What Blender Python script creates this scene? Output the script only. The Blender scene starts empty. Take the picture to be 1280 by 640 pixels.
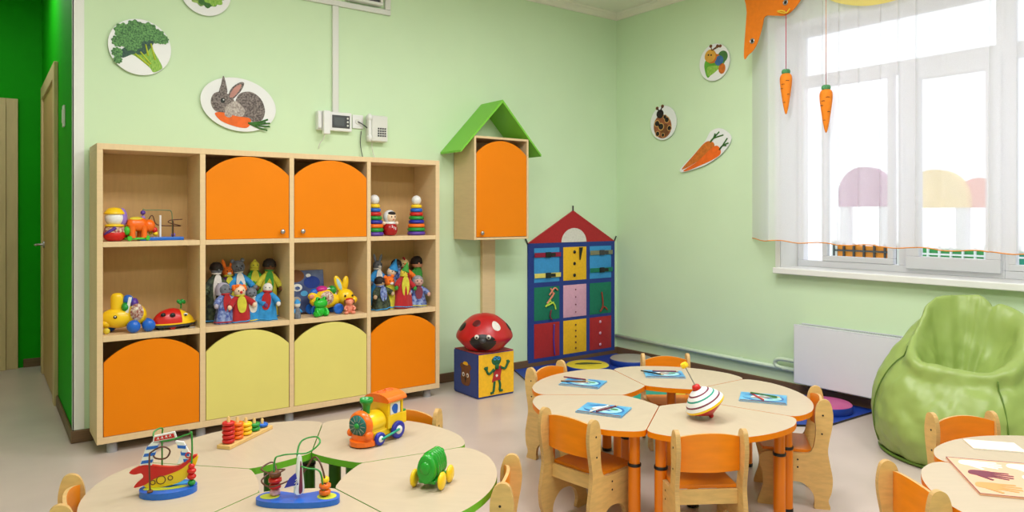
import bpy, math, random
from mathutils import Matrix, Vector
random.seed(7)
PI = math.pi
SC = bpy.context.scene
COL = SC.collection

# ------------------------------------------------------------------ materials
def lin(c):
    return tuple(((v/255)/12.92 if v/255 <= .04045 else ((v/255+.055)/1.055)**2.4) for v in c) + (1,)
MATS = {}
def mat(name, rgb, rough=.5, var=.0, scale=8., metal=0., coat=0., stretch=None, bump=0., rgb2=None, sheen=0., spec=.5):
    """principled material whose colour runs through a noise field"""
    if name in MATS: return MATS[name]
    m = bpy.data.materials.new(name); m.use_nodes = True
    nt = m.node_tree; b = nt.nodes['Principled BSDF']
    b.inputs['Roughness'].default_value = rough
    b.inputs['Metallic'].default_value = metal
    b.inputs['Coat Weight'].default_value = coat
    b.inputs['Sheen Weight'].default_value = sheen
    b.inputs['Specular IOR Level'].default_value = spec
    c = lin(rgb)
    tc = nt.nodes.new('ShaderNodeTexCoord'); mp = nt.nodes.new('ShaderNodeMapping')
    if stretch: mp.inputs['Scale'].default_value = stretch
    nz = nt.nodes.new('ShaderNodeTexNoise'); nz.inputs['Scale'].default_value = scale; nz.inputs['Detail'].default_value = 4
    nt.links.new(tc.outputs['Object'], mp.inputs['Vector']); nt.links.new(mp.outputs['Vector'], nz.inputs['Vector'])
    cr = nt.nodes.new('ShaderNodeValToRGB')
    cr.color_ramp.elements[0].position = .35; cr.color_ramp.elements[1].position = .65
    if rgb2: lo, hi = c, lin(rgb2)
    else:
        lo = tuple(v*(1-var) for v in c[:3])+(1,); hi = tuple(min(1, v*(1+var)) for v in c[:3])+(1,)
    cr.color_ramp.elements[0].color = lo; cr.color_ramp.elements[1].color = hi
    nt.links.new(nz.outputs['Fac'], cr.inputs['Fac']); nt.links.new(cr.outputs['Color'], b.inputs['Base Color'])
    if bump:
        bp = nt.nodes.new('ShaderNodeBump'); bp.inputs['Strength'].default_value = bump; bp.inputs['Distance'].default_value = .01
        nt.links.new(nz.outputs['Fac'], bp.inputs['Height']); nt.links.new(bp.outputs['Normal'], b.inputs['Normal'])
    MATS[name] = m
    return m
WALLG = mat('pale_green_paint', (213,236,200), .75, .012, 3, spec=.25)
DEEPG = mat('deep_green_paint', (12,158,4), .65, .03, 3, spec=.15)
WHITEP = mat('white_paint', (236,236,234), .5, .01, 4)
CEIL = mat('ceiling_paint', (240,236,222), .8, .01, 3)
FLOOR = mat('beige_linoleum', (204,188,180), .33, .05, 2.2, bump=.0)
BROWN = mat('brown_vinyl_baseboard', (112,84,58), .5, .12, 6, stretch=(1,1,20))
WOOD = mat('pale_birch_laminate', (228,198,154), .5, .025, 5, stretch=(2,2,14))
WOODX = mat('birch_shelf_laminate', (228,198,154), .5, .025, 5, stretch=(14,2,2))
PLY = mat('light_plywood', (226,186,118), .42, .07, 6, stretch=(3,3,12))
PLYE = mat('plywood_edge', (205,165,105), .5, .1, 30, stretch=(1,1,8))
TOPM = mat('cream_table_laminate', (195,178,154), .34, .02, 5, stretch=(2,10,2), spec=.25)
ORANGE = mat('orange_laminate', (238,131,2), .45, .02, 3, spec=.2)
ORANGES = mat('orange_stained_plywood', (240,135,6), .38, .05, 4, stretch=(2,2,8))
ORTUBE = mat('orange_painted_steel', (236,128,10), .32, .02, 5)
YELLOWD = mat('pale_yellow_laminate', (228,216,122), .45, .02, 3, spec=.2)
GREENE = mat('grass_green_edge_band', (112,186,42), .4, .03, 4)
GREENT = mat('green_painted_steel', (60,130,34), .35, .03, 5)
ROOFG = mat('lime_green_laminate', (122,200,56), .42, .02, 3)
DARK = mat('dark_cavity_board', (66,48,30), .7, .05, 6)
STEEL = mat('brushed_steel', (178,176,178), .3, .03, 20, metal=.85)
GREYLEG = mat('grey_plastic_foot', (150,148,152), .4, .03, 8)
BLACK = mat('black_plastic', (20,20,22), .4, .05, 10)
WHITE = mat('white_plastic', (234,234,236), .35, .01, 6)
OFFW = mat('off_white_plastic', (222,222,218), .4, .01, 6)
GREYD = mat('dark_grey_plastic', (62,64,70), .35, .03, 10)
SCREEN = mat('dark_glass_screen', (96,100,106), .15, .02, 8)
RADW = mat('radiator_enamel', (226,228,236), .4, .01, 5)
PIPEG = mat('pale_green_pipe_paint', (206,224,200), .4, .02, 6)
BEAN = mat('lime_faux_leather', (150,172,92), .4, .03, 9, bump=.1)
SEAM = mat('dark_green_seam', (88,118,32), .6, .05, 9)
BLUEM = mat('royal_blue_vinyl', (22,62,158), .5, .06, 10)
NAVY = mat('navy_fabric', (24,54,136), .85, .08, 60, sheen=.2)
RED = mat('red_plastic', (208,30,26), .3, .03, 8)
REDF = mat('red_fabric', (176,26,32), .85, .06, 50, sheen=.2)
BLUE = mat('blue_plastic', (28,102,206), .28, .03, 8)
DBLUE = mat('dark_blue_plastic', (34,44,168), .3, .03, 8)
SKY = mat('sky_blue_fabric', (60,150,214), .85, .05, 50)
YEL = mat('yellow_plastic', (250,206,30), .28, .03, 8)
YELF = mat('yellow_fabric', (246,190,34), .8, .05, 50)
GRN = mat('green_plastic', (30,148,56), .3, .03, 8)
LGRN = mat('bright_green_plastic', (70,190,50), .3, .04, 8)
LIME = mat('lime_yellow_paint', (196,208,62), .4, .04, 8)
TEAL = mat('teal_green_fabric', (20,120,92), .85, .06, 50)
ORP = mat('orange_plastic', (246,112,22), .28, .03, 8)
PURP = mat('purple_plastic', (92,58,160), .32, .04, 8)
LILAC = mat('lilac_plastic', (150,118,200), .35, .04, 8)
PINK = mat('pink_fabric', (226,170,196), .85, .04, 50)
PINKP = mat('salmon_plastic', (240,146,120), .35, .05, 8)
MAG = mat('magenta_plastic', (206,40,140), .35, .05, 8)
MAUVE = mat('mauve_vinyl', (190,84,140), .5, .05, 8)
GREYV = mat('grey_vinyl', (168,160,152), .55, .05, 8)
TEALV = mat('teal_vinyl', (30,150,130), .5, .05, 8)
YELV = mat('yellow_vinyl', (222,200,52), .5, .05, 8)
SKIN = mat('pale_skin_plastic', (240,208,178), .4, .03, 8)
PEACH = mat('peach_print', (246,184,150), .45, .02, 8)
MAROON = mat('maroon_print', (120,42,66), .5, .05, 10)
TAN = mat('tan_print', (212,160,92), .5, .05, 10)
PAPER = mat('white_paper', (244,240,236), .5, .01, 8)
CBLUE = mat('book_cover_blue', (104,186,226), .28, rgb2=(64,150,206), scale=14)
CBLUE2 = mat('book_cover_deep_blue', (24,92,168), .28, .1, 20)
CCYAN = mat('book_cover_aqua', (156,214,220), .28, .08, 24)
BRN = mat('brown_felt', (116,72,40), .85, .1, 40)
GREYF = mat('grey_felt', (112,116,126), .9, .2, 50)
DKF = mat('dark_patterned_cloth', (24,34,32), .85, rgb2=(80,92,66), scale=45)
MULTI = mat('shiny_blue_brocade', (44,66,150), .5, rgb2=(150,168,214), scale=50)
VIOF = mat('violet_cloth', (110,60,120), .85, .3, 40)
BLUF = mat('bright_blue_cloth', (44,140,206), .8, .15, 30)
GRNF = mat('leaf_green_cloth', (62,150,60), .85, .15, 30)
YLGF = mat('yellow_green_cloth', (206,196,58), .85, .12, 30)
ORF = mat('orange_plush', (240,116,30), .9, .15, 50)
HAIR = mat('black_brown_hair', (34,22,20), .7, .3, 60)
WHF = mat('white_plush', (226,220,214), .9, .06, 50)
FLORET = mat('broccoli_floret_print', (44,92,52), .6, rgb2=(112,170,98), scale=110)
FLORETD = mat('dark_floret_print', (36,66,66), .6, rgb2=(62,104,80), scale=90)
STALK = mat('broccoli_stalk_print', (110,168,48), .6, rgb2=(168,206,92), scale=40, stretch=(6,1,1))
LEAFP = mat('cabbage_leaf_print', (66,116,46), .6, rgb2=(176,206,110), scale=40)
FUR = mat('rabbit_fur_print', (72,62,64), .7, rgb2=(150,138,136), scale=120)
FURL = mat('light_rabbit_fur_print', (150,136,134), .7, rgb2=(206,196,192), scale=110)
EARP = mat('rabbit_ear_pink_print', (196,140,132), .7, .08, 30)
CARR = mat('carrot_orange_print', (238,104,20), .6, .08, 30)
CARRD = mat('brown_carrot_print', (206,110,34), .6, .15, 40)
LEAFD = mat('dark_leaf_print', (54,110,40), .6, .2, 50)
PLATE = mat('white_glazed_disc', (238,238,242), .35, .01, 8)
CARF = mat('stuffed_orange_cloth', (240,134,22), .8, .05, 30)
VALO = mat('orange_valance_cloth', (232,124,10), .8, .04, 30)

def glass_mat():
    m = bpy.data.materials.new('clear_window_glass'); m.use_nodes = True
    nt = m.node_tree; nt.nodes.clear()
    out = nt.nodes.new('ShaderNodeOutputMaterial'); mix = nt.nodes.new('ShaderNodeMixShader')
    tr = nt.nodes.new('ShaderNodeBsdfTransparent'); gl = nt.nodes.new('ShaderNodeBsdfGlossy')
    gl.inputs['Roughness'].default_value = .02; fr = nt.nodes.new('ShaderNodeFresnel'); fr.inputs['IOR'].default_value = 1.3
    nz = nt.nodes.new('ShaderNodeTexNoise'); nz.inputs['Scale'].default_value = .7
    cr = nt.nodes.new('ShaderNodeValToRGB'); cr.color_ramp.elements[0].color = (.96,.98,1,1); cr.color_ramp.elements[1].color = (1,1,1,1)
    nt.links.new(nz.outputs['Fac'], cr.inputs['Fac']); nt.links.new(cr.outputs['Color'], tr.inputs['Color'])
    nt.links.new(fr.outputs['Fac'], mix.inputs['Fac']); nt.links.new(tr.outputs['BSDF'], mix.inputs[1]); nt.links.new(gl.outputs['BSDF'], mix.inputs[2])
    nt.links.new(mix.outputs['Shader'], out.inputs['Surface'])
    return m
GLASS = glass_mat()
def sheer_mat(name, rgb, clear):
    m = bpy.data.materials.new(name); m.use_nodes = True
    nt = m.node_tree; nt.nodes.clear()
    out = nt.nodes.new('ShaderNodeOutputMaterial')
    mix = nt.nodes.new('ShaderNodeMixShader'); mix2 = nt.nodes.new('ShaderNodeMixShader')
    tr = nt.nodes.new('ShaderNodeBsdfTransparent'); tl = nt.nodes.new('ShaderNodeBsdfTranslucent'); df = nt.nodes.new('ShaderNodeBsdfDiffuse')
    c = lin(rgb)
    for n in (tl, df): n.inputs['Color'].default_value = c
    wv = nt.nodes.new('ShaderNodeTexNoise'); wv.inputs['Scale'].default_value = 300
    mr = nt.nodes.new('ShaderNodeMapRange'); mr.inputs['To Min'].default_value = 1-clear-.04; mr.inputs['To Max'].default_value = 1-clear+.04
    nt.links.new(wv.outputs['Fac'], mr.inputs['Value']); nt.links.new(mr.outputs['Result'], mix.inputs['Fac'])
    mix2.inputs['Fac'].default_value = .5
    nt.links.new(tl.outputs['BSDF'], mix2.inputs[1]); nt.links.new(df.outputs['BSDF'], mix2.inputs[2])
    nt.links.new(tr.outputs['BSDF'], mix.inputs[1]); nt.links.new(mix2.outputs['Shader'], mix.inputs[2])
    nt.links.new(mix.outputs['Shader'], out.inputs['Surface'])
    return m
SHEER = sheer_mat('white_sheer_voile', (250,249,255), .36)
SHEERY = sheer_mat('pale_yellow_voile', (250,236,150), .3)

# ------------------------------------------------------------------ mesh builder
def T(x, y, z): return Matrix.Translation((x, y, z))
def R(d, ax): return Matrix.Rotation(math.radians(d), 4, ax)
def S(x, y, z): return Matrix.Diagonal((x, y, z, 1))
I4 = Matrix.Identity(4)
class B:
    def __init__(s, m=None): s.v, s.f, s.fm, s.fs, s.ms, s.m = [], [], [], [], [], m
    def add(s, vs, fs, m=None, smooth=False, M=I4):
        m = m or s.m
        if m not in s.ms: s.ms.append(m)
        k = s.ms.index(m); o = len(s.v)
        s.v += [tuple(M @ Vector(p)) for p in vs]
        for f in fs: s.f.append([i+o for i in f]); s.fm.append(k); s.fs.append(smooth)
        return s
    def box(s, x0, x1, y0, y1, z0, z1, m=None, M=I4):
        vs = [(x, y, z) for z in (z0, z1) for y in (y0, y1) for x in (x0, x1)]
        return s.add(vs, [(0,2,3,1),(4,5,7,6),(0,1,5,4),(2,6,7,3),(0,4,6,2),(1,3,7,5)], m, False, M)
    def lathe(s, prof, m=None, n=24, M=I4, smooth=True, caps=True):
        """prof: (r, z) from bottom to top"""
        vs, fs = [], []
        for r, z in prof:
            for i in range(n): vs.append((r*math.cos(2*PI*i/n), r*math.sin(2*PI*i/n), z))
        for k in range(len(prof)-1):
            for i in range(n):
                j = (i+1) % n; fs.append((k*n+i, k*n+j, (k+1)*n+j, (k+1)*n+i))
        s.add(vs, fs, m, smooth, M)
        if caps:
            for (r, z), flip in ((prof[0], True), (prof[-1], False)):
                if r > 1e-4:
                    c = [(r*math.cos(2*PI*i/n), r*math.sin(2*PI*i/n), z) for i in range(n)]
                    s.add(c, [tuple(range(n))[::-1] if flip else tuple(range(n))], m, False, M)
        return s
    def cyl(s, r, z0, z1, m=None, n=20, M=I4, bev=0.0):
        if bev: return s.lathe([(r-bev, z0), (r, z0+bev), (r, z1-bev), (r-bev, z1)], m, n, M)
        return s.lathe([(r, z0), (r, z1)], m, n, M)
    def ell(s, c, r, m=None, n=20, k=12, M=I4):
        if not hasattr(r, '__len__'): r = (r, r, r)
        prof = [(max(1e-5, math.sin(PI*i/k)), -math.cos(PI*i/k)) for i in range(k+1)]
        return s.lathe(prof, m, n, M @ T(*c) @ S(*r), True, False)
    def torus(s, RR, r, m=None, n=28, k=10, M=I4):
        vs, fs = [], []
        for i in range(n):
            a = 2*PI*i/n
            for j in range(k):
                b = 2*PI*j/k; q = RR+r*math.cos(b)
                vs.append((q*math.cos(a), q*math.sin(a), r*math.sin(b)))
        for i in range(n):
            for j in range(k):
                fs.append((i*k+j, ((i+1)%n)*k+j, ((i+1)%n)*k+(j+1)%k, i*k+(j+1)%k))
        return s.add(vs, fs, m, True, M)
    def tube(s, pts, r, m=None, n=8, M=I4, sm=True, sub=6, taper=None):
        P = [Vector(p) for p in pts]
        if sm and len(P) > 2:
            Q = []
            for i in range(len(P)-1):
                a, b, c, d = P[max(i-1,0)], P[i], P[i+1], P[min(i+2,len(P)-1)]
                for t in range(sub):
                    t /= sub
                    Q.append(.5*((2*b)+(c-a)*t+(2*a-5*b+4*c-d)*t*t+(3*b-a-3*c+d)*t**3))
            P = Q+[P[-1]]
        vs, fs = [], []; up = None
        for i, p in enumerate(P):
            d = (P[min(i+1,len(P)-1)]-P[max(i-1,0)]).normalized()
            if up is None:
                up = Vector((0,0,1)) if abs(d.z) < .9 else Vector((1,0,0))
            a = d.cross(up).normalized(); up = a.cross(d).normalized()
            rr = r if taper is None else r+(taper-r)*i/(len(P)-1)
            for j in range(n):
                t = 2*PI*j/n; vs.append(p+a*(rr*math.cos(t))+up*(rr*math.sin(t)))
        for i in range(len(P)-1):
            for j in range(n):
                fs.append((i*n+j, i*n+(j+1)%n, (i+1)*n+(j+1)%n, (i+1)*n+j))
        fs.append(tuple(range(n))[::-1]); fs.append(tuple(range((len(P)-1)*n, len(P)*n)))
        return s.add(vs, fs, m, True, M)
    def prism(s, poly, h0, h1, m=None, side=None, M=I4, bot=None, smooth_side=False):
        """polygon in local xy extruded along local z"""
        n = len(poly)
        ar = sum(poly[i][0]*poly[(i+1)%n][1]-poly[(i+1)%n][0]*poly[i][1] for i in range(n))
        if ar < 0: poly = poly[::-1]
        t = [(x, y, h1) for x, y in poly]; b = [(x, y, h0) for x, y in poly]
        s.add(t, [tuple(range(n))], m, False, M)
        s.add(b, [tuple(range(n))[::-1]], bot or m, False, M)
        s.add(b+t, [(i, (i+1)%n, n+(i+1)%n, n+i) for i in range(n)], side or m, smooth_side, M)
        return s
    def build(s, name, parent=None, loc=None, bevel=0.0, seg=2):
        me = bpy.data.meshes.new(name); me.from_pydata(s.v, [], s.f); me.validate(clean_customdata=False)
        for m in s.ms: me.materials.append(m)
        if len(me.polygons) == len(s.fm):
            me.polygons.foreach_set('material_index', s.fm); me.polygons.foreach_set('use_smooth', s.fs)
        me.update()
        o = bpy.data.objects.new(name, me); COL.objects.link(o)
        if parent: o.parent = parent
        if loc: o.location = loc
        if bevel:
            md = o.modifiers.new('edge', 'BEVEL'); md.width = bevel; md.segments = seg; md.limit_method = 'ANGLE'; md.angle_limit = math.radians(50)
        return o
def tag(o, label, cat, group=None, kind=None):
    o['label'] = label; o['category'] = cat
    if group: o['group'] = group
    if kind: o['kind'] = kind
    return o
def thing(name, label, cat, loc=(0,0,0), rz=0, group=None, rot=None):
    o = bpy.data.objects.new(name, None); COL.objects.link(o); o.empty_display_size = .05
    o.location = loc; o.rotation_euler = rot if rot else (0, 0, math.radians(rz))
    return tag(o, label, cat, group)
def struct(o): o['kind'] = 'structure'; return o
def dup(root, loc, rz, label, group=None):
    kids = {}
    for ob in COL.objects:
        if ob.parent: kids.setdefault(ob.parent.name, []).append(ob)
    def rec(o, par):
        c = o.copy(); COL.objects.link(c)
        if par: c.parent = par
        for ch in kids.get(o.name, []): rec(ch, c)
        return c
    r = rec(root, None); r.location = loc; r.rotation_euler = (0, 0, math.radians(rz)); r['label'] = label
    if group: r['group'] = group
    return r
def spline(pts, sub=6, closed=True):
    P = [Vector((p[0], p[1])) for p in pts]; n = len(P); Q = []
    for i in range(n if closed else n-1):
        g = (lambda k: P[k % n]) if closed else (lambda k: P[max(0, min(n-1, k))])
        a, b, c, d = g(i-1), g(i), g(i+1), g(i+2)
        for t in range(sub):
            t /= sub
            q = .5*((2*b)+(c-a)*t+(2*a-5*b+4*c-d)*t*t+(3*b-a-3*c+d)*t**3); Q.append((q.x, q.y))
    if not closed: Q.append((P[-1].x, P[-1].y))
    return Q
def fillet(poly, rads, k=6):
    out = []; n = len(poly)
    for i in range(n):
        r = rads[i]; p = Vector(poly[i])
        if r <= 0: out.append(tuple(p)); continue
        a = Vector(poly[i-1])-p; b = Vector(poly[(i+1)%n])-p
        la, lb = a.length, b.length; a.normalize(); b.normalize()
        d = min(r, la*.49, lb*.49); A, Bq = p+a*d, p+b*d
        for j in range(k+1):
            t = j/k; q = A*(1-t)**2+p*2*t*(1-t)+Bq*t*t; out.append((q.x, q.y))
    return out
def circ(cx, cy, rx, ry=None, n=32, a0=0, a1=360, rot=0):
    ry = ry or rx; out = []
    full = abs(a1-a0) >= 360
    for i in range(n if full else n+1):
        a = math.radians(a0+(a1-a0)*i/n); x, y = rx*math.cos(a), ry*math.sin(a)
        c, s = math.cos(math.radians(rot)), math.sin(math.radians(rot))
        out.append((cx+x*c-y*s, cy+x*s+y*c))
    return out

# ------------------------------------------------------------------ camera
H = 1.35
cam = bpy.data.cameras.new('camera'); co = bpy.data.objects.new('camera', cam); COL.objects.link(co)
co.location = (0, 0, H); co.rotation_euler = (PI/2, 0, -math.radians(36.7))
cam.sensor_width = 36; cam.lens = 36*891/1280; cam.shift_y = -(320-268)/1280; cam.clip_start = .05
SC.camera = co

# ------------------------------------------------------------------ room shell
W, RX, CZ = 4.92, 4.93, 3.28
X0, Y0, YF = -1.6, -2.3, 7.62
struct(B(FLOOR).box(X0-.2, RX+.35, Y0-.2, YF+.2, -.1, 0).build('floor'))
struct(B(CEIL).box(X0-.2, RX+.35, Y0-.2, YF+.2, CZ, CZ+.1).build('ceiling'))
struct(B(WALLG).box(.45, RX, W, W+.2, 0, CZ).build('wall_back'))
struct(B(DEEPG).box(.44, .45, W, YF, 0, CZ).build('wall_corridor'))
struct(B(DEEPG).box(X0, .44, YF, YF+.1, 0, CZ).build('wall_far'))
struct(B(WALLG).box(X0-.1, X0, Y0, YF+.1, 0, CZ).build('wall_left'))
struct(B(WALLG).box(X0, RX, Y0-.1, Y0, 0, CZ).build('wall_front'))
# window wall with its opening
OY0, OY1, OZ0, OZ1 = .35, 3.171, .945, 2.80
w = B(WALLG)
w.box(RX, RX+.3, OY1, W+.2, 0, CZ); w.box(RX, RX+.3, Y0-.1, OY0, 0, CZ)
w.box(RX, RX+.3, OY0, OY1, 0, OZ0-.03); w.box(RX, RX+.3, OY0, OY1, OZ1, CZ)
struct(w.build('wall_right'))
rv = B(WHITEP)
rv.box(RX-.004, RX+.24, OY1-.012, OY1+.0, OZ0, OZ1); rv.box(RX-.004, RX+.24, OY0, OY0+.012, OZ0, OZ1); rv.box(RX-.004, RX+.24, OY0, OY1, OZ1-.012, OZ1)
rv.box(RX-.006, RX-.001, OY1-.012, OY1+.03, OZ0, OZ1+.03)
struct(rv.build('trim_reveal'))
struct(B(WHITEP).box(RX-.075, RX+.26, OY0-.03, OY1+.01, OZ0-.045, OZ0).build('trim_sill', bevel=.006))
# cornice in the corners
def cove(p0, p1, inward, name):
    prof = [(0, 0), (.055, 0), (.05, -.012), (.03, -.02), (.018, -.035), (.012, -.055), (0, -.06)]
    b = B(CEIL); vs = []
    for p in (p0, p1):
        for u, v in prof: vs.append((p[0]+inward[0]*u, p[1]+inward[1]*u, CZ+v))
    n = len(prof); b.add(vs, [(i, (i+1)%n, n+(i+1)%n, n+i) for i in range(n)]+[tuple(range(n))[::-1], tuple(range(n, 2*n))])
    struct(b.build(name))
cove((.45, W-.001), (RX-.001, W-.001), (0,-1), 'trim_1'); cove((RX-.001, W-.001), (RX-.001, Y0), (-1,0), 'trim_2')
def baseb(x0, x1, y0, y1, name): struct(B(BROWN).box(x0, x1, y0, y1, 0, .075).build(name, bevel=.006))
baseb(.432, RX-.016, W-.016, W-.001, 'baseboard_back'); baseb(RX-.016, RX-.001, Y0, W-.001, 'baseboard_right')
baseb(.424, .439, W-.016, 5.94, 'baseboard_corridor'); baseb(.30, .439, YF-.016, YF-.001, 'baseboard_far')
struct(B(WHITEP).box(.434, .493, W-.008, W-.0005, .077, CZ).box(.4335, .4395, W-.008, W+.03, .077, CZ).build('trim_corner'))
# corridor doors
DW = mat('door_laminate', (196,158,104), .45, .08, 4, stretch=(5,5,1)); DCAS = mat('door_casing_laminate', (206,182,136), .45, .05, 4, stretch=(5,5,1))
d1 = struct(B(DW).box(.425, .439, 6.07, 7.2, .01, 2.32).build('door_1'))
c = B(DCAS); c.box(.412, .4395, 5.95, 6.07, 0, 2.43); c.box(.412, .4395, 7.2, 7.32, 0, 2.43); c.box(.412, .4395, 6.07, 7.2, 2.32, 2.43)
c.build('door_casing', d1, bevel=.004)
h = B(STEEL); h.cyl(.028, 0, .012, M=T(.425, 7.08, 1.1) @ R(-90, 'Y')); h.tube([(.42,7.08,1.1),(.37,7.08,1.1),(.36,7.05,1.1),(.36,6.96,1.1)], .009); h.build('door_handle', d1)
d2 = struct(B(DW).box(-.72, .13, YF-.03, YF-.001, .01, 2.25).build('door_2'))
c = B(DCAS)
for a, bb, dd, hh in ((.13, .175, .06, 2.30), (.175, .262, .04, 2.36)): c.box(a, bb, YF-dd, YF-.001, 0, hh)
c.box(-.82, -.72, YF-.05, YF-.001, 0, 2.36); c.box(-.72, .13, YF-.06, YF-.001, 2.25, 2.3); c.box(-.72, .175, YF-.04, YF-.001, 2.3, 2.36)
c.build('door_casing', d2, bevel=.004)
sw = tag(B(WHITE).box(.428, .4395, 5.43, 5.51, 1.92, 2.06).build('light_switch', bevel=.003), 'small white switch plate on the dark green corridor wall by the door', 'switch')
r_ = B(OFFW); r_.box(.424, .429, 5.445, 5.495, 1.945, 2.035); r_.build('rocker', sw, bevel=.002)

# ------------------------------------------------------------------ window
FX = 5.16
def frame_rect(b, y0, y1, z0, z1, t, x0, x1):
    b.box(x0, x1, y0, y1, z0, z0+t); b.box(x0, x1, y0, y1, z1-t, z1)
    b.box(x0, x1, y0, y0+t, z0+t, z1-t); b.box(x0, x1, y1-t, y1, z0+t, z1-t)
PVC = mat('white_window_profile', (232,232,238), .35, .01, 5)
def window(nm, fy0, fy1, panes):
    fr = B(PVC); frame_rect(fr, fy0, fy1, OZ0, OZ1-.012, .05, FX, FX+.07)
    fr.box(FX, FX+.07, fy0+.05, fy1-.05, 2.34, 2.425)
    fr.box(FX, FX+.07, (panes[0][0]+panes[1][1])/2-.035, (panes[0][0]+panes[1][1])/2+.035, OZ0+.05, 2.34)
    o = struct(fr.build(nm, bevel=.004))
    for (a, b_, z0, z1, t, cas) in panes:
        s_ = B(PVC); frame_rect(s_, a-t, b_+t, z0-t, z1+t, t, FX-(.025 if cas else .005), FX+.045); so = s_.build('sash', o, bevel=.004)
        B(GLASS).box(FX+.02, FX+.026, a, b_, z0, z1).build('pane', so)
    B(GLASS).box(FX+.03, FX+.036, fy0+.05, fy1-.05, 2.425, OZ1-.062).build('pane', o)
    return o
w1 = window('window_1', 1.74, 3.158, [(2.463, 2.913, 1.036, 2.325, .04, False), (1.84, 2.245, 1.062, 2.277, .085, True)])
w2 = window('window_2', .362, 1.74, [(1.22, 1.68, 1.036, 2.325, .04, False), (.46, 1.0, 1.062, 2.277, .085, True)])

# ------------------------------------------------------------------ curtain, valance, carrots
def sheet(path, z_top, z_bot, nz=14, flare=1.0):
    vs, fs = [], []; n = len(path)
    for k in range(nz+1):
        t = k/nz
        for (x, y, a) in path: vs.append((x+a*(.45+.55*t*flare), y, z_top+(z_bot(y)-z_top)*t))
    for k in range(nz):
        for i in range(n-1): fs.append((k*n+i, k*n+i+1, (k+1)*n+i+1, (k+1)*n+i))
    return vs, fs
path = [(4.915-.155*i/5, 3.40-.24*i/5, .003*math.sin(i*2)) for i in range(6)]+[(4.735, 3.145, 0)]
yy = 3.128; i = 0
while yy > .35:
    ph_ = yy*42+2.2*math.sin(yy*5.3)+1.1*math.sin(yy*11.7); a = .018*math.sin(ph_+.9)+.010*math.sin(yy*13.3+.6)
    path.append((4.745, yy+.024*math.sin(ph_)*min(1, (3.13-yy)*8), a)); yy -= .005; i += 1
hemz = lambda y: 1.155-.016*(3.4-y)+.006*math.sin(y*19)
ct = thing('sheer_curtain', 'white sheer voile curtain with an orange hem across the window', 'curtain', (0,0,0))
vs, fs = sheet(path, 3.1, hemz); B(SHEER).add(vs, fs, None, True).build('voile_panel', ct)
hp = [(x+a, y, hemz(y)+.001) for x, y, a in path]
B(mat('orange_hem_thread', (238,150,50), .8, .05, 40)).tube(hp, .0035, n=5, sm=False).build('hem_trim', ct)
# the curtain's own rail, fixed to the wall
B(WHITE).box(4.715, 4.79, .3, 3.2, 3.1, 3.13).build('rail', ct, bevel=.003)
for y_ in (.5, 1.6, 3.0): B(WHITE).box(4.79, RX, y_-.02, y_+.02, 3.105, 3.125).build('bracket', ct)
# orange valance leaf: outline in (y, z)
va = [(3.30,3.09),(3.305,2.9),(3.33,2.565),(3.29,2.572),(3.245,2.60),(3.205,2.66),(3.17,2.76),(3.145,2.832),(3.06,2.818),(2.985,2.802),(2.93,2.82),(2.885,2.855),(2.85,2.90),(2.835,2.96),(2.85,3.09)]
M_ = Matrix(((0,0,1,0),(1,0,0,0),(0,1,0,0),(0,0,0,1)))       # local x->y, y->z, z->x
vl = tag(B(VALO).prism(spline(va, 4), 4.706, 4.712, M=M_).build('valance', bevel=.0015), 'orange scalloped cloth valance with eyelets at the top left of the window', 'valance')
for (y_, z_) in ((3.254, 2.668), (2.975, 2.895)):
    g = B(STEEL); g.torus(.016, .005, M=T(4.704, y_, z_) @ R(90, 'Y')); g.cyl(.012, -.001, .001, BLACK, M=T(4.705, y_, z_) @ R(90, 'Y')); g.build('eyelet', vl)
vb = [(2.75,3.09),(2.70,2.90),(2.62,2.82),(2.5,2.765),(2.4,2.735),(2.3,2.722),(2.2,2.722),(2.1,2.735),(2.0,2.775),(1.9,2.84),(1.82,2.93),(1.78,3.09)]
tag(B(SHEERY).prism(spline(vb, 4, False), 4.700, 4.7025, M=M_).build('valance', bevel=.0008), 'pale yellow rounded cloth swag hanging at the top of the window', 'valance')
def carrot(y_, z0, z1, ztop, lab, string):
    t = thing('hanging_carrot', lab, 'toy carrot', (4.685, y_, z0), group='stuffed carrots hanging at the window')
    L = z1-z0
    b = B(CARF); prof = [(.002,0),(.010,.06*L),(.020,.22*L),(.033,.5*L),(.043,.78*L),(.042,.92*L),(.028,.99*L),(.008,L)]
    pr = spline(prof, 4, False); b.lathe(pr, None, 20, S(.9, 1, 1)); bo = b.build('carrot_body', t)
    q = B(BLACK)
    for (f, a0) in ((.28, 2.9), (.47, 3.9), (.62, 2.5), (.8, 3.6), (.72, 2.9)):
        rr = [p for p in pr if p[1] >= f*L][0][0]+.0006
        q.tube([(rr*.9*math.cos(a0+k*.18), rr*math.sin(a0+k*.18), f*L+.003*math.sin(k)) for k in range(4)], .0016, n=5)
    q.build('stitch', bo)
    g = B(mat('felt_carrot_top', (82,146,96), .85, .1, 40))
    for k in range(6): g.ell((.017*math.cos(k), .017*math.sin(k), L+.012), (.014, .014, .02), n=10, k=6)
    g.build('leaf_tuft', t)
    B(string).tube([(0,0,L+.02), (0,0,ztop-z0)], .0028, n=6).build('string', t)
CSTR = mat('crimson_cord', (190,30,70), .7, .05, 40); PSTR = mat('pinkish_yellow_cord', (222,180,130), .7, rgb2=(200,110,120), scale=9)
carrot(2.959, 2.076, 2.372, 2.83, 'stuffed orange carrot on a crimson cord under the orange valance', CSTR)
carrot(2.653, 1.914, 2.213, 3.1, 'stuffed orange carrot on a long pale cord, lower of the two hanging carrots', PSTR)
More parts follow.
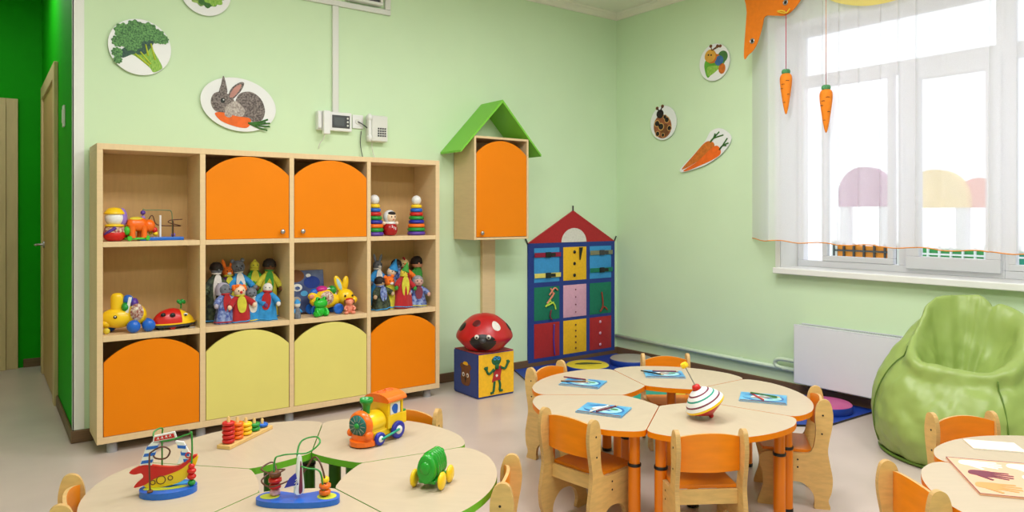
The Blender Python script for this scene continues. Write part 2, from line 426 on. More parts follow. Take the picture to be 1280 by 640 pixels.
bw = B(mat('yellow_ribbon', (244,206,60), .7, .05, 40)); bw.tube([(4.69,2.955,2.815),(4.68,2.99,2.835),(4.69,3.03,2.84),(4.69,2.99,2.82),(4.685,2.955,2.813),(4.68,2.925,2.835)], .005)
tag(bw.build('ribbon_bow'), 'yellow ribbon bow tied at the top of the crimson cord', 'ribbon')

# ------------------------------------------------------------------ outside the window
struct(B(mat('pale_paving_outside', (226,226,226), .9, .06, .6)).box(5.3, 40, -25, 30, -1.3, -1.2).build('ground'))
def pavilion(name, lab, x, y, wdt, hgt, m, zb):
    t = thing(name, lab, 'play pavilion', (x, y, -1.2))
    sh = [(-wdt/2, 0)]+[(wdt/2*-math.cos(PI*k/20), (hgt-wdt/2)+wdt/2*math.sin(PI*k/20)) for k in range(21)]+[(wdt/2, 0)]
    b = B(m); b.prism(sh, -.08, .08, M=T(0,0,zb+1.2) @ Matrix(((0,0,1,0),(1,0,0,0),(0,1,0,0),(0,0,0,1))).to_4x4()); b.build('arched_panel', t)
    p = B(PVC)
    for s_ in (-1, 1): B(PVC).box(-.06, .06, s_*wdt*.4-.05, s_*wdt*.4+.05, 0, zb+1.21).build('post', t)
PP = mat('plum_painted_board', (168,70,140), .6, .05, 3); PY = mat('yellow_painted_board', (250,206,60), .6, .05, 3); PO = mat('orange_painted_board', (248,150,50), .6, .05, 3); PG = mat('green_painted_board', (60,160,90), .6, .05, 3); PR = mat('coral_painted_board', (240,120,90), .6, .05, 3)
pavilion('play_pavilion', 'plum arched playground panel seen through the first window pane', 9, 4.57, .62, .5, PP, 1.45)
pavilion('play_pavilion', 'yellow arched playground panel seen through the middle window pane', 9.1, 3.78, .72, .45, PY, 1.43)
pavilion('play_pavilion', 'coral arched playground panel beside the yellow one outside', 9.25, 3.36, .45, .34, PR, 1.43)
def lattice(lab, y0, y1, m, m2):
    t = thing('garden_fence', lab, 'fence', (7, (y0+y1)/2, -1.2))
    B(m).box(-.015, .015, (y0-y1)/2, (y1-y0)/2, .3, 2.24).build('panel', t)
    b = B(m2)
    k = y0
    while k < y1+.001: b.box(-.04, -.016, k-(y0+y1)/2-.008, k-(y0+y1)/2+.008, .3, 2.26); k += (y1-y0)/6
    for z_ in (.9, 1.5, 2.0, 2.18): b.box(-.045, -.02, (y0-y1)/2, (y1-y0)/2, z_, z_+.016)
    b.build('lattice', t)
    for s_ in (-1, 1): B(PVC).box(-.03, .03, s_*(y1-y0)/2-.03, s_*(y1-y0)/2+.03, 0, 2.28).build('post', t)
lattice('orange fence panel with grey lattice visible under the curtain hem', 3.25, 3.86, PO, GREYD)
lattice('green fence panel with white lattice visible under the curtain hem', 2.48, 3.06, PG, PVC)
lattice('teal fence panel at the far right outside the window', 1.5, 2.28, TEALV, PVC)

# ------------------------------------------------------------------ cube shelf unit
SX = [(.519,.549),(1.060,1.092),(1.607,1.637),(2.152,2.180),(2.702,2.735)]
SF, SBK = 4.57, 4.90
sh = thing('shelf_unit', 'tall birch cube shelf unit with orange and yellow arched doors against the green wall', 'shelf unit', (1.627, 4.735, 0))
def loc_(b): return b  # geometry below is written in room coordinates and shifted to the unit's base
def spart(b, name, par=sh, bevel=.002):
    b.v = [(x-1.627, y-4.735, z) for x, y, z in b.v]; return b.build(name, par, bevel=bevel)
for a, c_ in SX: spart(B(WOOD).box(a, c_, SF, SBK, .098, 1.715), 'upright_panel')
spart(B(WOODX).box(.519, 2.735, SF, SBK, 1.715, 1.749), 'top_panel'); spart(B(WOODX).box(.519, 2.735, SF, SBK, .061, .098), 'bottom_panel')
spart(B(mat('shade_toned_laminate', (204,166,114), .6, .03, 5, stretch=(14,2,2), spec=.2)).box(.53, 2.72, SBK, SBK+.006, .07, 1.74), 'back_panel', bevel=0)  # birch laminate toned down, the shade inside the compartments put into its colour
for k in range(4):
    for z0, z1 in ((.632, .665), (1.165, 1.195)): spart(B(WOODX).box(SX[k][1], SX[k+1][0], SF+.002, SBK, z0, z1), 'shelf_board')
for x in (.60, 1.075, 1.62, 2.165, 2.655):
    for y in (4.62, 4.85):
        f_ = B(GREYLEG); f_.lathe([(.030,0),(.028,.012),(.026,.061)], None, 20, T(x, y, 0)); spart(f_, 'foot', bevel=0)
def arch_door(x0, x1, z0, side, peak, m, knob=None, par=sh, fn=spart, y0=SF+.003, y1=SF+.019):
    xm, hw = (x0+x1)/2, (x1-x0)/2; rise = peak-side; rad = (hw*hw+rise*rise)/(2*rise); zc = peak-rad
    a = math.asin(min(1, hw/rad)); pts = [(x0, z0), (x1, z0)]+[(xm+rad*math.sin(a-2*a*k/24), zc+rad*math.cos(a-2*a*k/24)) for k in range(25)]
    Mx = Matrix(((1,0,0,0),(0,0,-1,0),(0,1,0,0),(0,0,0,1)))
    d = fn(B(m).prism(pts, -y1, -y0, M=Mx), 'door', par, .0015)
    if knob:
        kb = B(STEEL); kb.lathe([(.006,0),(.006,.010),(.014,.016),(.016,.022),(.012,.028),(.002,.030)], None, 16, T(knob[0], y0, knob[1]) @ R(90, 'X'))
        fn(kb, 'knob', d, 0)
    return d
G = .004
arch_door(SX[1][1]+G, SX[2][0]-G, 1.197, 1.60, 1.712, ORANGE, (1.557, 1.24))
arch_door(SX[2][1]+G, SX[3][0]-G, 1.197, 1.60, 1.712, ORANGE, (1.69, 1.24))
for k, m in enumerate((ORANGE, YELLOWD, YELLOWD, ORANGE)): arch_door(SX[k][1]+G, SX[k+1][0]-G, .101, .515, .625, m)

# ------------------------------------------------------------------ hanging house cabinet on its post
hc = thing('wall_cabinet', 'birch wall cabinet shaped like a house with lime green roof and orange door', 'cabinet', (3.342, 4.765, 1.15))
def hpart(b, name, par=hc, bevel=.002):
    b.v = [(x-3.342, y-4.765, z-1.15) for x, y, z in b.v]; return b.build(name, par, bevel=bevel)
hx0, hx1, hz0, hz1, hf, hb = 3.075, 3.61, 1.15, 1.965, 4.615, 4.915
cb = B(WOOD); cb.box(hx0, hx0+.018, hf, hb, hz0, hz1); cb.box(hx1-.018, hx1, hf, hb, hz0, hz1); cb.box(hx0+.018, hx1-.018, hf, hb, hz0, hz0+.018); cb.box(hx0+.018, hx1-.018, hf, hb, hz1-.018, hz1); cb.box(hx0+.018, hx1-.018, hb-.006, hb, hz0+.018, hz1-.018)
hpart(cb, 'carcass')
arch_door(hx0+.021, hx1-.021, hz0+.022, 1.825, 1.935, ORANGE, (3.14, 1.205), hc, hpart, hf+.002, hf+.018)
rf = B(ROOFG); th = .016
for s_ in (-1, 1):
    e = (3.345+s_*.397, 1.846); r0 = (3.345, 2.268)
    nx, nz = s_*.7283, .6853
    pts = [(r0[0], r0[1]), e, (e[0]-nx*th*.2, e[1]-th), (r0[0], r0[1]-th*1.46)]
    rf.prism(pts, -hb, -(hf-.005), M=Matrix(((1,0,0,0),(0,0,-1,0),(0,1,0,0),(0,0,0,1))))
hpart(rf, 'roof', bevel=.0015)
tag(B(WOOD).box(3.336, 3.466, 4.885, 4.918, .0, 1.148).build('post', bevel=.002), 'tall flat birch post on the wall under the house cabinet', 'post')

# ------------------------------------------------------------------ wall discs with pictures
def wall_disc(lab, wall, a, z, rx, rz_, rot=0, cat='wall picture', outline=None):
    if wall == 'back': t = thing('wall_plate', lab, cat, (a, W-.0005, z), rot=(PI/2, math.radians(rot), 0), group='picture discs on the walls')
    else: t = thing('wall_plate', lab, cat, (RX-.0005, a, z), rot=(PI/2, math.radians(rot), -PI/2), group='picture discs on the walls')
    ol = outline or circ(0, 0, rx, rz_, 48)
    B(PLATE).prism(ol, .012, .02, side=PLATE).build('disc', t, bevel=.003)
    B(OFFW).box(-.03, .03, -.03, .03, .0005, .0118).build('mount', t)
    return t
def pic(): return B()
Z = lambda k: .0205+.0007*k
# broccoli
t = wall_disc('round white disc with a broccoli picture on the green wall', 'back', .79, 2.383, .175, .172)
b = pic()
def P(b, poly, m, k): b.prism(poly, .0201, Z(k), m)
P(b, spline([(.0,-.035),(.05,.03),(.085,-.03),(.125,-.105),(.115,-.13),(.075,-.15),(.05,-.12),(-.03,-.06),(-.07,-.05),(-.04,-.02)]), STALK, 1)
P(b, spline([(-.10,-.08),(-.12,-.05),(-.07,.0),(.03,.06),(.08,.05),(.05,-.01),(.02,-.045),(-.04,-.05)]), FLORETD, 2)
for (x, y, r, k) in ((-.095,.085,.05,3),(-.03,.115,.05,4),(.045,.105,.055,5),(.1,.08,.045,6),(-.125,.02,.035,4),(-.13,-.05,.03,5),(-.125,-.095,.024,6),(.135,.065,.028,7),(-.05,.03,.062,7),(.02,.09,.05,3)):
    P(b, [(x+r*(1+.10*math.sin(9*q))*math.cos(q), y+r*(1+.10*math.sin(9*q))*math.sin(q)) for q in [2*PI*i/40 for i in range(40)]], FLORET, k)
for (p, q) in (((.03,.02),(.045,-.05)),((.0,-.03),(.06,-.1)),((-.03,-.045),(.05,-.11)),((.06,.03),(.085,-.07))): b.tube([(p[0],p[1],Z(3)),(q[0],q[1],Z(3))], .005, LIME, n=6, sm=False)
b.build('broccoli_picture', t, (0, .0, 0)).scale = (.98, .98, 1)
# cabbage, cut by the frame
t = wall_disc('white disc with a cabbage picture, partly above the photo edge', 'back', 1.172, 2.80, .158, .158)
b = pic()
for k in range(9):
    a = k*2*PI/9; P(b, [(.06*math.cos(a)+.062*(1+.12*math.sin(7*q))*math.cos(q), .05*math.sin(a)+.055*(1+.12*math.sin(7*q))*math.sin(q)) for q in [2*PI*i/36 for i in range(36)]], (LEAFP, LEAFD, STALK)[k%3], 1+k*.5)
P(b, circ(0, .01, .055, .05), LEAFP, 6); P(b, circ(.01, .02, .03, .028), STALK, 7)
b.build('cabbage_picture', t)
# rabbit with carrot
t = wall_disc('oval white disc with a grey rabbit nibbling a carrot', 'back', 1.383, 2.082, .245, .176, rot=8)
b = pic()
P(b, spline([(-.04,.0),(-.02,.06),(.04,.085),(.10,.06),(.135,.0),(.13,-.06),(.09,-.085),(.02,-.08),(-.04,-.07)]), FUR, 1)
P(b, spline([(-.17,-.03),(-.165,.02),(-.13,.045),(-.08,.04),(-.045,.01),(-.04,-.05),(-.08,-.075),(-.14,-.07)]), FUR, 2)
P(b, spline([(-.09,-.055),(-.07,-.01),(-.03,.01),(.02,-.03),(.01,-.07),(-.05,-.08)]), FURL, 3)
P(b, spline([(-.135,.035),(-.13,.09),(-.125,.14),(-.105,.1),(-.09,.05),(-.105,.035)]), FUR, 2.5)
P(b, spline([(-.085,.02),(-.07,.08),(-.03,.125),(-.005,.125),(-.015,.08),(-.045,.03),(-.065,.01)]), FUR, 3)
P(b, spline([(-.075,.03),(-.06,.08),(-.03,.112),(-.018,.11),(-.03,.07),(-.055,.03)]), EARP, 3.6)
P(b, circ(-.108, -.002, .013, .015), BLACK, 3.6); P(b, circ(-.105, .003, .004), WHITE, 4.2)
P(b, spline([(-.14,-.085),(-.10,-.07),(-.02,-.075),(.05,-.07),(.065,-.095),(.045,-.13),(-.02,-.135),(-.10,-.12)]), CARR, 4)
P(b, spline([(-.085,-.06),(-.055,-.055),(-.045,-.075),(-.06,-.092),(-.085,-.085)]), FURL, 5)
for (x, y) in ((.16,-.055),(.175,-.075),(.178,-.095),(.165,-.12),(.15,-.075)): b.tube([(.05,-.1,Z(4)),(.11,(-.1+y)/2-.005,Z(5)),(x,y,Z(4))], .005, LEAFD, n=6)
b.build('rabbit_picture', t, (.016, .005, 0)).scale = (1.14, 1.14, 1)
# caterpillar on a leaf (window wall)
t = wall_disc('oval white disc with a caterpillar on a leaf, highest on the window wall', 'right', 3.762, 2.62, .152, .154)
b = pic()
P(b, spline([(-.06,-.11),(-.09,-.02),(-.07,.03),(.0,.02),(.09,.06),(.10,.0),(.06,-.05),(-.01,-.075)]), mat('fresh_leaf_print',(96,168,50),.6,.1,30), 1)
P(b, spline([(-.05,-.1),(-.06,-.03),(.02,-.03),(.05,-.05)]), STALK, 2)
P(b, circ(.075, .03, .045), mat('forest_print',(70,120,60),.6,.1,30), 2.2); P(b, circ(.045, .005, .038), mat('slate_blue_print',(58,104,160),.6,.1,30), 3); P(b, circ(.02, .025, .035), CARRD, 2.6); P(b, circ(-.02, .04, .045), CARRD, 3.2); P(b, circ(-.035, .055, .05), mat('ochre_print',(216,160,60),.6,.08,30), 4)
P(b, circ(.07, -.06, .03, .04), CARRD, 3); 
for (x, y) in ((-.05, .065), (-.025, .06)): P(b, circ(x, y, .007), BLACK, 5)
for (x, y) in ((-.03, .13), (.03, .12), (.055,.115)): b.tube([(-.02,.095,Z(3)),(x,y,Z(3))], .004, BRN, n=6); P(b, circ(x, y, .012), BRN, 4)
b.build('caterpillar_picture', t).scale = (1.12, 1.08, 1)
# ladybird
t = wall_disc('oval white disc with a brown ladybird picture on the window wall', 'right', 4.318, 2.172, .150, .154)
b = pic()
P(b, circ(-.005, -.03, .098, .105, rot=20), WHITE, 1); P(b, circ(-.005, -.03, .09, .098, rot=20), mat('russet_print',(150,84,50),.6,.12,30), 2)
P(b, circ(-.03, .075, .036), HAIR, 3)
P(b, circ(0.02, -.06, .042, .05), BRN, 2.6)
for (x, y, r) in ((-.06,.0,.022),(.04,.02,.02),(.065,-.05,.018),(-.02,-.03,.024),(-.055,-.085,.018),(.0,-.1,.014),(.02,.045,.015)): P(b, circ(x, y, r*1.3), TAN, 3); P(b, circ(x, y, r), HAIR, 3.6)
for (x, y) in ((-.06, .125), (-.005, .135)): b.tube([(-.03,.09,Z(3)),(x,y,Z(3))], .005, HAIR, n=6); P(b, circ(x, y, .014), BRN, 4)
b.build('ladybird_picture', t).scale = (1.14, 1.1, 1)
# carrots cut-out
ol = spline([(-.29,-.15),(-.25,-.155),(-.05,-.115),(.1,-.05),(.2,.03),(.235,.1),(.2,.15),(.12,.19),(.03,.17),(-.03,.09),(-.16,-.02),(-.285,-.12)])
t = wall_disc('white cut-out plaque with two long carrots on the window wall', 'right', 3.83, 1.875, .2, .2, outline=ol)
b = pic()
P(b, spline([(-.27,-.125),(-.15,-.02),(-.02,.085),(.06,.075),(.055,.02),(-.08,-.06),(-.22,-.12)]), CARRD, 1)
P(b, spline([(-.25,-.14),(-.1,-.07),(.06,.04),(.12,.03),(.13,-.025),(.06,-.065),(-.08,-.11),(-.22,-.148)]), CARR, 2)
for (x, y) in ((.08,.15),(.12,.16),(.16,.13)): b.tube([(.03,.08,Z(2)),(.06,.11,Z(3)),(x,y,Z(2))], .006, LEAFD, n=6)
for (x, y) in ((.2,.1),(.21,.06),(.19,.04)): b.tube([(.12,.01,Z(3)),(.15,.04,Z(3)),(x,y,Z(3))], .006, LEAFD, n=6)
b.build('carrots_picture', t)

# ------------------------------------------------------------------ cable duct, wall box, intercom, phone
dk = thing('cable_duct', 'white plastic cable duct running down the wall to the intercom', 'cable duct', (2.06, W-.01, 2.09))
def dpart(b, name): b.v = [(x-2.06, y-(W-.01), z-2.09) for x, y, z in b.v]; return b.build(name, dk, bevel=.002)
dpart(B(OFFW).box(2.038, 2.083, W-.022, W-.0005, 2.09, 2.86), 'vertical_duct')
dpart(B(OFFW).box(1.70, 2.50, W-.024, W-.0005, 2.862, 2.9), 'horizontal_duct')
dpart(B(OFFW).box(2.455, 2.50, W-.024, W-.0005, 2.902, 3.2), 'side_duct')
bx = thing('wall_box', 'white framed wall box beside the duct at the top edge of the photo', 'box', (2.25, W-.01, 2.91))
b = B(OFFW); frame_ = [(2.14,2.42,2.915,2.935),(2.14,2.42,3.18,3.2),(2.14,2.16,2.935,3.18),(2.40,2.42,2.935,3.18)]
for x0,x1,z0,z1 in frame_: b.box(x0-2.25, x1-2.25, -.05, .008, z0-2.91, z1-2.91)
b.build('frame', bx, bevel=.003); B(GREYD).box(-.09, .15, -.03, .008, .026, .268).build('cover', bx)
it = thing('door_intercom', 'white video door intercom with dark screen and side handset above the shelf unit', 'intercom', (2.045, W-.0005, 2.02))
b = B(WHITE); b.box(-.13, .13, -.045, 0, -.068, .068); b.build('housing', it, bevel=.006)
b = B(GREYD); b.box(-.022, .112, -.048, -.0452, -.046, .046); pn = b.build('front_panel', it, bevel=.001)
B(SCREEN).box(-.008, .07, -.0495, -.0481, -.03, .03).build('screen', pn)
for z_ in (-.026, 0, .026): B(OFFW).cyl(.007, 0, .004, n=12, M=T(.095, -.048, z_) @ R(90, 'X')).build('button', pn)
hs = B(WHITE); hs.box(-.10, -.05, -.085, -.046, -.10, .068); hs.box(-.132, -.102, -.06, -.046, -.06, .066); ho = hs.build('handset', it, bevel=.008)
B(OFFW).tube([(-.085,-.06,-.10),(-.09,-.055,-.13),(-.105,-.03,-.16),(-.11,-.01,-.20)], .003).build('cord', it)
so = thing('wall_socket', 'small white wall socket between the intercom and the telephone', 'socket', (2.235, W-.0005, 2.035))
B(WHITE).box(-.04, .045, -.012, 0, -.05, .05).build('plate', so, bevel=.003); B(OFFW).lathe([(.02,0),(.018,.004)], None, 16, T(0,-.012,0) @ R(90,'X')).build('insert', so)
B(GREYD).tube([(0,-.016,0),(.03,-.035,-.02),(.06,-.035,-.04),(.085,-.02,-.05)], .004).build('plug_lead', so)
ph = thing('wall_telephone', 'white wall telephone with a push-button keypad right of the intercom', 'telephone', (2.375, W-.0005, 1.99))
b = B(OFFW); b.box(-.075, .08, -.05, 0, -.10, .10); b.build('housing', ph, bevel=.012)
b = B(WHITE); b.box(-.086, -.06, -.085, -.052, -.095, .095); b.ell((-.073, -.07, .075), (.02, .024, .03)); b.ell((-.073, -.07, -.075), (.02, .024, .03)); b.build('handset', ph, bevel=.008)
B(OFFW).box(-.05, .08, -.062, -.0505, -.095, .095).build('faceplate', ph, bevel=.005)
for r_ in range(4):
    for c_ in range(4): B(GREYD).box(-.002+c_*.018, .010+c_*.018, -.066, -.0622, -.005-r_*.018, .006-r_*.018).build('key', ph)
B(OFFW).tube([(-.03,-.03,-.10),(-.035,-.03,-.13),(-.02,-.02,-.18),(.0,-.02,-.235)], .003).tube([(-.11,-.01,-.02),(-.12,-.015,-.12),(-.10,-.02,-.235)], .003, GREYD).build('cord', ph)

# ------------------------------------------------------------------ pipe and radiator
pp = thing('heating_pipe', 'pale green heating pipe along the wall with a loop to the radiator', 'pipe', (RX-.03, 3.9, .18))
def ppart(b, name): b.v = [(x-(RX-.03), y-3.9, z-.18) for x, y, z in b.v]; return b.build(name, pp)
ppart(B(PIPEG).tube([(4.90, 4.90, .186),(4.90, 2.9, .179)], .017, n=12, sm=False), 'main_pipe')
ppart(B(PIPEG).tube([(4.88,2.96,.25),(4.88,3.10,.252),(4.885,3.16,.24),(4.89,3.18,.215),(4.892,3.165,.19),(4.895,3.12,.182)], .015, n=12), 'loop_pipe')
for y in (4.4, 3.5): ppart(B(PIPEG).box(4.905, 4.929, y-.012, y+.012, .165, .20), 'clip')
rd = thing('radiator', 'white flat panel radiator with a slotted top under the window', 'radiator', (4.86, 2.52, .11))
B(RADW).box(-.06, .06, -.45, .45, .0, .424).build('panel', rd, bevel=.006)
g = B(GREYD); g.box(-.035, .05, -.44, .44, .4245, .4255); go = g.build('grille', rd)
b = B(RADW)
for k in range(56): b.box(-.035, .05, -.44+k*.016, -.4355+k*.016, .4256, .4275)
b.box(-.06, -.036, -.45, .45, .424, .4305); b.box(.051, .06, -.45, .45, .424, .4305); b.build('fins', rd)
for y in (-.3, .3): B(GREYD).box(.0, .068, y-.02, y+.02, .1, .3, M=T(0,0,0)).build('bracket', rd)

# ------------------------------------------------------------------ fabric house organiser
og = thing('wall_organiser', 'blue fabric house wall hanging with red roof and nine fastening pockets', 'wall hanging', (4.358, W-.001, .05))
def opart(b, name, par=og, bevel=0): b.v = [(x-4.358, y-(W-.001), z-.05) for x, y, z in b.v]; return b.build(name, par, bevel=bevel)
OM = Matrix(((1,0,0,0),(0,0,-1,0),(0,1,0,0),(0,0,0,1)))
yb = -(W-.001)
opart(B(NAVY).box(3.832, 4.885, W-.018, W-.001, .047, 1.095), 'backing', bevel=.003)
ro = opart(B(REDF).prism([(3.832,1.096),(4.885,1.096),(4.358,1.385)], -(W-.002), -(W-.018), M=OM), 'roof_panel', bevel=.002)
opart(B(WHF).prism(circ(4.363, 1.097, .152, .128, 20, 0, 180), -(W-.0182), -(W-.021), M=OM), 'attic_window', ro)
lo = B(BLACK)
for (x, z, dx) in ((4.358,1.385,0),(3.835,1.096,-.03),(4.883,1.096,.03)): lo.tube([(x,W-.01,z-.01),(x+dx,W-.01,z+.045)], .006)
opart(lo, 'hanging_loop')
cols = ((3.895, 4.186), (4.232, 4.515), (4.557, 4.836)); rows = ((.748, 1.052), (.412, .706), (.080, .384))
pm = ((SKY, YELF, SKY), (TEAL, PINK, TEAL), (REDF, YELF, REDF))
YF_, = (W-.019,)
pk = {}
for r in range(3):
    for c_ in range(3):
        b = B(pm[r][c_]); x0, x1 = cols[c_]; z0, z1 = rows[r]
        n = 12; vs, fs = [], []
        for i in range(n+1):
            for j in range(n+1):
                u, v = i/n, j/n; vs.append((x0+(x1-x0)*u, YF_-.0005-.010*math.sin(PI*u)**.6*math.sin(PI*v)**.6*(1+.3*math.sin(5*u+3*v+r)), z0+(z1-z0)*v))
        fs = [(i*(n+1)+j, (i+1)*(n+1)+j, (i+1)*(n+1)+j+1, i*(n+1)+j+1) for i in range(n) for j in range(n)]
        b.add(vs, fs, None, True); pk[r, c_] = opart(b, 'pocket')
def strap(r, c_, v, m, bm):
    x0, x1 = cols[c_]; z0, z1 = rows[r]; z_ = z0+(z1-z0)*v; p = pk[r, c_]
    opart(B(m).box(x0-.005, x1+.005, YF_-.017, YF_-.0125, z_-.02, z_+.02), 'strap', p, .001)
    bb = B(bm); xm = (x0+x1)/2; bb.box(xm-.03, xm+.03, YF_-.026, YF_-.0175, z_-.024, z_+.024); bb.box(xm+.03, xm+.085, YF_-.024, YF_-.0175, z_-.015, z_+.015); opart(bb, 'buckle', p, .003)
strap(0,0,.80,mat('crimson_strap',(150,24,60),.8,.05,40),BLACK); strap(0,0,.20,mat('cream_yellow_strap',(232,216,110),.8,.05,40),BLACK); strap(0,2,.80,mat('khaki_strap',(130,130,104),.8,.05,40),GREYD); strap(0,2,.26,TEAL,BLACK)
def dots(r, c_, m, n, u=.5, rad=.012):
    x0, x1 = cols[c_]; z0, z1 = rows[r]; b = B(m)
    for k in range(n): b.lathe([(rad,0),(rad*.9,.004),(.002,.005)], None, 12, T(x0+(x1-x0)*u, YF_-.0105, z0+(z1-z0)*(.85-.7*k/(n-1))) @ R(90,'X'))
    opart(b, 'button', pk[r, c_])
dots(0,1,BLACK,3,.45,.016); dots(2,1,BRN,5,.5,.009); dots(2,2,PINK,3,.45,.014); dots(1,1,MAROON,4,.5,.006)
x0, x1 = cols[1]; z0, z1 = rows[0]
opart(B(BLACK).prism([(x1-.10,z1-.005),(x1-.055,z1-.005),(x1-.085,z1-.12),(x1-.095,z1-.12)], -(YF_-.012), -(YF_-.016), M=OM), 'dark_flap', pk[0,1])
def lace(r, c_, m, pts):
    x0, x1 = cols[c_]; z0, z1 = rows[r]; b = B(m)
    for p in pts: b.tube([(x0+(x1-x0)*u, YF_-.018, z0+(z1-z0)*v) for u, v in p], .007, n=7)
    opart(b, 'lace', pk[r, c_])
lace(1,0,PINKP,[[(.6,.95),(.7,.75),(.55,.6),(.45,.5)],[(.55,.75),(.75,.95),(.88,.88)],[(.75,.8),(.5,.55)]])
lace(1,0,mat('neon_lime_cord',(206,236,80),.6,.05,20),[[(.6,.6),(.45,.45),(.4,.4)],[(.6,.55),(.75,.45),(.8,.3)],[(.4,.42),(.6,.48),(.72,.52)]])
lace(1,0,MAROON,[[(.62,.3),(.58,.1),(.65,.0)]])
lace(1,2,mat('rust_cord',(150,60,40),.7,.05,20),[[(.45,.1),(.55,.3),(.5,.7)],[(.42,.08),(.6,.22),(.75,.12)]])
lace(2,0,PURP,[[(.74,.95),(.72,.5),(.76,.05)]])

# ------------------------------------------------------------------ play cube and ladybird pouf
pc = thing('play_cube', 'soft play cube with a green frog on yellow and a bear on blue', 'soft cube', (3.066, 4.472, 0))
q = .165; b = B(NAVY)
b.box(-q+.002, q-.002, -q+.002, q-.002, .0, .328); b.build('cube_core', pc, bevel=.008)
B(YELF).box(-q+.006, q-.006, -q-.002, -q+.001, .014, .322).build('front_panel', pc, bevel=.001)
B(NAVY).box(-q-.002, -q+.001, -q+.006, q-.006, .014, .322).build('side_panel', pc, bevel=.001)
B(REDF).box(-q+.004, q-.004, -q+.004, q-.004, .327, .331).build('top_panel', pc, bevel=.001)
FM = T(.0, -q-.002, .166) @ R(90, 'X')
def PQ(b, poly, m, k, M): b.prism(poly, 0, .0012+.0008*k, m, M=M)
b = B()
PQ(b, spline([(-.03,.075),(-.045,.105),(-.03,.125),(-.01,.135),(.02,.13),(.04,.115),(.035,.085),(.01,.065)]), mat('dark_green_felt',(30,96,60),.85,.1,40), 1, FM)
GF = MATS['dark_green_felt']
for (x, y) in ((-.015,.118),(.018,.116)): PQ(b, circ(x, y, .014), SKY, 2, FM); PQ(b, circ(x, y, .006), BLACK, 3, FM)
PQ(b, spline([(-.025,.03),(.03,.05),(.035,.0),(.025,-.04),(-.03,-.04),(-.03,0)]), GF, 1, FM)
PQ(b, spline([(-.03,-.01),(-.02,.02),(.03,.06),(.045,.04),(.035,-.02),(.035,-.05),(.0,-.045),(-.04,-.055)]), REDF, 2.5, FM)
PQ(b, circ(.0, -.01, .01), WHF, 3.5, FM)
b.tube([(0,.04,.003),(.002,.075,.003)], .016, GF, n=8, sm=False, M=FM)
for p in ([(-.025,.04),(-.07,.01),(-.095,.045)],[(.035,.05),(.075,.035),(.1,.075)],[(-.02,-.05),(-.025,-.09),(-.03,-.125)],[(.02,-.045),(.03,-.08),(.025,-.12)],[(-.03,-.13),(-.055,-.135)],[(.025,-.125),(.05,-.125)],[(-.095,.045),(-.11,.06)],[(.1,.075),(.115,.085)],[(-.09,.045),(-.09,.065)],[(.1,.075),(.098,.095)]): b.tube([(x, y, .003) for x, y in p], .009, GF, n=8, M=FM)
b.build('frog_applique', pc)
SM = T(-q-.002, -.005, .155) @ R(-90, 'Z') @ R(90, 'X')
b = B()
PQ(b, spline([(-.04,-.075),(-.065,-.03),(-.055,.03),(-.075,.06),(-.05,.085),(-.02,.07),(.02,.07),(.05,.085),(.075,.06),(.055,.03),(.065,-.03),(.04,-.075)]), BRN, 1, SM)
for s_ in (-1, 1): PQ(b, circ(s_*.028, .0, .016), WHF, 2, SM); PQ(b, circ(s_*.026, -.002, .008), BLACK, 3, SM)
PQ(b, circ(0, -.03, .012), BLACK, 2, SM); PQ(b, spline([(-.03,.075),(-.02,.095),(.02,.095),(.03,.075)]), YELF, 2, SM)
b.tube([(0,-.04,.003),(0,-.055,.003)], .003, BLACK, M=SM)
b.build('bear_applique', pc)
pf = thing('ladybird_pouf', 'red ladybird cushion with black face sitting on the play cube', 'cushion', (3.05, 4.44, .333))
prof = spline([(.09,0),(.13,.006),(.17,.045),(.208,.085),(.212,.115),(.19,.16),(.15,.21),(.09,.255),(.03,.27),(.001,.272)], 4, False)
pb = B(mat('red_faux_leather',(186,24,30),.35,.05,12)); pb.lathe(prof, None, 40, R(0,'X'), True); pbo = pb.build('shell', pf)
def on_pouf(az, r_in, off=.002):
    for k in range(len(prof)-1):
        if prof[k][1] <= r_in <= prof[k+1][1]:
            f = (r_in-prof[k][1])/max(1e-6, prof[k+1][1]-prof[k][1]); rr = prof[k][0]+(prof[k+1][0]-prof[k][0])*f
            return Vector(((rr+off)*math.cos(az), (rr+off)*math.sin(az), r_in+off*.3))
    return Vector((0,0,prof[-1][1]+off))
def patch(az0, z0, ra, rz__, m, n=24, off=.003):
    vs = [on_pouf(az0, z0, off+.002)]; rings = 4
    for k in range(1, rings+1):
        for i in range(n):
            a = 2*PI*i/n; vs.append(on_pouf(az0+ra*k/rings*math.cos(a), min(.271, max(.001, z0+rz__*k/rings*math.sin(a))), off if k < rings else .0005))
    fs = [(0, 1+i, 1+(i+1)%n) for i in range(n)]
    for k in range(rings-1): fs += [(1+k*n+i, 1+(k+1)*n+i, 1+(k+1)*n+(i+1)%n, 1+k*n+(i+1)%n) for i in range(n)]
    return B(m).add(vs, fs, None, True)
FA = math.radians(232)
patch(FA, .075, .50, .07, BLACK).build('face', pf)
patch(FA+.62, .195, .2, .032, WHF).build('white_spot', pf); patch(FA-.35, .215, .22, .022, mat('dark_red_patch',(96,16,24),.4,.05,10)).build('spot', pf); patch(FA-1.15, .18, .25, .03, BLACK).build('spot', pf); patch(FA+1.6, .17, .25, .03, BLACK).build('spot', pf)
for s_ in (-1, 1):
    p = on_pouf(FA+s_*.21, .125, .0)
    e = B(WHF); e.ell(p, .017); e.ell(p+Vector((.012*math.cos(FA), .012*math.sin(FA), -.002)), .0085, BLACK); e.build('eye', pf)
p = on_pouf(FA, .10, .004); B(GREYD).ell(p, (.024, .024, .02)).build('nose', pf)

